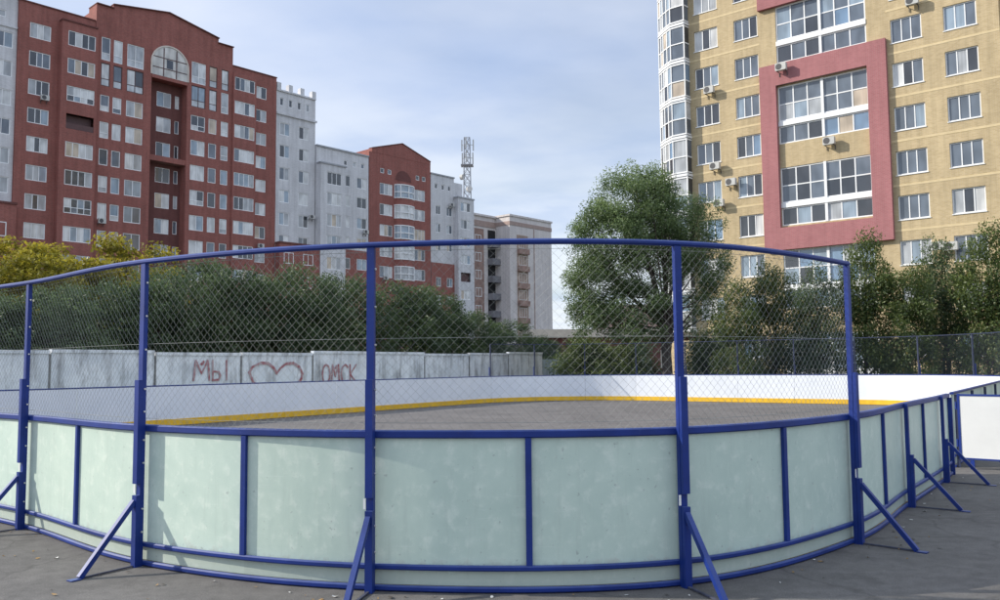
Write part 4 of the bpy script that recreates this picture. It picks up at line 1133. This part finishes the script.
def sloped_tree(px, v, py, W, leaf, seed, label, group, yellow=0.0, **kw):
    p, Y = tree_loc(px, v); H = at(px, py, Y).z
    a = dict(size=.17, per=60, n=110); a.update(kw)
    d = simple_tree('t', seed, H, W, leaf, yellow=yellow, **a)
    return make_tree('broadleaf_tree', label, (p.x, p.y, 0), group=group, **d)
pr = {}
for i, (px, v, py, W, kind, label) in enumerate(TREES):
    p, Y = tree_loc(px, v); H = at(px, py, Y).z
    label = label or 'dark tree half out of the frame behind the concrete fence'
    if label and px < -20: continue
    if kind not in pr:
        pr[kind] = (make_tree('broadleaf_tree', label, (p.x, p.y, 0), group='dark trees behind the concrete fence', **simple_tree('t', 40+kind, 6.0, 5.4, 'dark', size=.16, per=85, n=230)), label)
        o = pr[kind][0]; o.scale = (W/5.4, W/5.4, H/6.0)
    else:
        dup(pr[kind][0], (p.x, p.y, 0), rng.uniform(0, 6.28), (W/5.4, W/5.4, H/6.0), label)
# yellowing trees further back on the left
yl = [(4, 42, 240, 7.5, 'yellowing tree at the left edge below the red brick block'), (52, 43, 246, 7.5, 'yellow green tree below the left windows of the red brick block'), (94, 44, 256, 6.0, 'olive yellow tree between the two brightest yellow trees'), (128, 42, 234, 7.2, 'bright yellow tree, tallest of the yellowing trees by the red brick block')]
yp = None
for i, (px, v, py, W, label) in enumerate(yl):
    p, Y = tree_loc(px, v); H = at(px, py, Y).z
    if i in (0, 2):
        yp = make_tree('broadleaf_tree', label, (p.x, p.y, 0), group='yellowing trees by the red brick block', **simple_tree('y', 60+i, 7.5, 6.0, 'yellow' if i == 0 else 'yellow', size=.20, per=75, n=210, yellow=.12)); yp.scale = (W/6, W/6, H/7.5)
    else: dup(yp, (p.x, p.y, 0), 1.3*i, (W/6, W/6, H/7.5), label)
# right hand trees in front of the tan tower
RT = [(738, 40, 284, 2.2, 0, 'slim tree just right of the big tree'), (776, 42, 258, 2.8, 1, 'olive tree below the lower left corner of the rose frame'), (818, 40, 270, 2.5, 2, 'tree seen through the netting left of the rightmost tall post'),
      (868, 40, 238, 2.7, 0, 'tall slender tree just right of the rightmost tall post'), (908, 39, 256, 2.5, 1, 'light olive tree midway between the rightmost tall post and the picture edge'), (948, 41, 244, 2.9, 2, 'tree below the pair of air conditioners'),
      (992, 38, 230, 3.0, 0, 'tree at the right edge of the photo'), (1030, 38, 240, 3.0, 1, 'tree cut by the right edge of the photo')]
rp = {}
for i, (px, Y, py, W, kind, label) in enumerate(RT):
    q = at(px, 375, Y); H = at(px, py, Y).z
    if kind not in rp:
        rp[kind] = make_tree('broadleaf_tree', label, (q.x, q.y, 0), group='trees in front of the tan tower', **dict(simple_tree('r', 80+kind, 6.6, 3.4, ['olive', 'olive', 'dark'][kind], size=.145, per=85, n=190, yellow=.04)))
        rp[kind].scale = (W/3.4, W/3.4, H/6.6)
    else: dup(rp[kind], (q.x, q.y, 0), 2.1*i, (W/3.4, W/3.4, H/6.6), label)
# shrubs behind the far end
SH = [(585, 46.5, 338, 3.0, 'green shrub left of the big tree trunk'), (625, 45, 345, 3.2, 'green shrub at the foot of the big tree'), (712, 43, 338, 3.0, 'shrub right of the big tree trunk')]
sp_ = None
for i, (px, Y, py, W, label) in enumerate(SH):
    q = at(px, 375, Y); H = at(px, py, Y).z
    if sp_ is None:
        sp_ = make_tree('shrub', label, (q.x, q.y, 0), group='shrubs behind the far end', cat='shrub', **simple_tree('s', 97, 3.2, 3.0, 'olive', size=.14, per=80, n=130)); sp_.scale = (W/3, W/3, H/3.2)
    else: dup(sp_, (q.x, q.y, 0), 2.6*i, (W/3, W/3, H/3.2), label)

# yard railing in front of the tan tower
def yard_fence():
    a = at(735, 375, 44.5); b = at(1010, 375, 41.5); d = Vector((b.x-a.x, b.y-a.y)); L = d.length; ang = math.atan2(d.y, d.x)
    root = thing('picket_fence', 'dark blue metal picket fence under the trees in front of the tan tower', 'fence', (a.x, a.y, 0), ang)
    r = MB(); r.box(0, L, -.02, .02, 1.75, 1.80); r.box(0, L, -.02, .02, .35, .40); r.build('rail', M['blue'], root)
    p = MB()
    for k in range(int(L/.14)): p.box(k*.14, k*.14+.022, -.04, -.021, .15, 1.9)
    p.build('pickets', M['blue'], root)
    for k in range(int(L/2.5)+1):
        q = MB(); q.box(k*2.5-.04, k*2.5+.04, .021, .10, 0, 2.0); q.build('post', M['blue'], root)
yard_fence()

# ------------------------------------------------------------------ light
SUN_AZ, SUN_EL = R(175), R(30)
sd = bpy.data.lights.new('sun', 'SUN'); sd.energy = 5.0; sd.angle = R(.5); sd.color = (1.0, .93, .82)
so = bpy.data.objects.new('sun', sd); col.objects.link(so)
to_sun = Vector((math.cos(SUN_AZ)*math.cos(SUN_EL), math.sin(SUN_AZ)*math.cos(SUN_EL), math.sin(SUN_EL)))
so.rotation_euler = to_sun.to_track_quat('Z', 'Y').to_euler()
w = bpy.data.worlds.new('World'); scene.world = w; w.use_nodes = True
nt = w.node_tree; nt.nodes.clear()
def N(t, **k):
    n = nt.nodes.new(t)
    for a, b in k.items(): setattr(n, a, b)
    return n
out = N('ShaderNodeOutputWorld'); bg = N('ShaderNodeBackground'); nt.links.new(bg.outputs[0], out.inputs[0])
sky = N('ShaderNodeTexSky', sky_type='NISHITA'); sky.sun_disc = False; sky.sun_elevation = SUN_EL
sky.sun_rotation = math.pi/2-SUN_AZ; sky.air_density = 1.0; sky.dust_density = 1.2; sky.ozone_density = 1.0; sky.altitude = 100
tc = N('ShaderNodeTexCoord'); sep = N('ShaderNodeSeparateXYZ'); nt.links.new(tc.outputs['Generated'], sep.inputs[0])
def math_(op, a, b=None, c=None):
    n = N('ShaderNodeMath', operation=op)
    for i, v in enumerate((a, b, c)):
        if v is None: continue
        if isinstance(v, (int, float)): n.inputs[i].default_value = v
        else: nt.links.new(v, n.inputs[i])
    return n.outputs[0]
zp = math_('ADD', math_('MAXIMUM', sep.outputs[2], 0.0), .16)
cb = N('ShaderNodeCombineXYZ'); nt.links.new(math_('DIVIDE', sep.outputs[0], zp), cb.inputs[0]); nt.links.new(math_('DIVIDE', sep.outputs[1], zp), cb.inputs[1])
mp = N('ShaderNodeMapping'); mp.inputs['Scale'].default_value = (.75, .95, 1); mp.inputs['Rotation'].default_value = (0, 0, .5); mp.inputs['Location'].default_value = (1.3, .4, 0)
nt.links.new(cb.outputs[0], mp.inputs[0])
no = N('ShaderNodeTexNoise'); no.inputs['Scale'].default_value = .85; no.inputs['Detail'].default_value = 6; no.inputs['Roughness'].default_value = .48; no.inputs['Distortion'].default_value = .2
nt.links.new(mp.outputs[0], no.inputs['Vector'])
no2 = N('ShaderNodeTexNoise'); no2.inputs['Scale'].default_value = 1.9; no2.inputs['Detail'].default_value = 6; no2.inputs['Roughness'].default_value = .5
nt.links.new(mp.outputs[0], no2.inputs['Vector'])
def ramp_(f, stops):
    n = N('ShaderNodeValToRGB'); cr = n.color_ramp
    while len(cr.elements) < len(stops): cr.elements.new(.5)
    for e, (p, c) in zip(cr.elements, stops): e.position = p; e.color = (c, c, c, 1) if isinstance(c, (int, float)) else (*c, 1)
    nt.links.new(f, n.inputs[0]); return n.outputs[0]
def mix_(a, b, f, mode='MIX'):
    n = N('ShaderNodeMix', data_type='RGBA', blend_type=mode)
    for sck, v in ((n.inputs[0], f), (n.inputs[6], a), (n.inputs[7], b)):
        if isinstance(v, bpy.types.NodeSocket): nt.links.new(v, sck)
        elif isinstance(v, (int, float)): sck.default_value = v
        else: sck.default_value = (*v, 1)
    return n.outputs[2]
SKY_STR = .1
skys = mix_(sky.outputs[0], (1.25, 1.35, 1.5), 1.0, 'MULTIPLY')
# clouds, in the same physical scale as the sky (strength .1 is applied to both)
cov = ramp_(no.outputs[0], [(.34, .35), (.50, .72), (.66, .95)])
ccol = mix_((6.0, 7.2, 9.8), (8.6, 9.3, 10.8), ramp_(no2.outputs[0], [(.35, 0), (.68, 1)]))
# brighter cloud added high overhead, out of view, to raise the fill light
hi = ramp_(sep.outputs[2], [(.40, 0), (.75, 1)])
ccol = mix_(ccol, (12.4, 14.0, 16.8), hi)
# whiter low cloud bank towards the horizon
lowc = math_('MULTIPLY', ramp_(sep.outputs[2], [(.0, .95), (.2, .85), (.34, 0)]), ramp_(no2.outputs[0], [(.38, .35), (.55, 1)]))
ccol = mix_(ccol, (10.6, 11.1, 11.7), lowc)
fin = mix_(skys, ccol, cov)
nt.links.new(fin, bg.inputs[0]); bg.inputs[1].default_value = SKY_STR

scene.render.engine = 'CYCLES'
scene.cycles.use_denoising = True
scene.cycles.max_bounces = 6
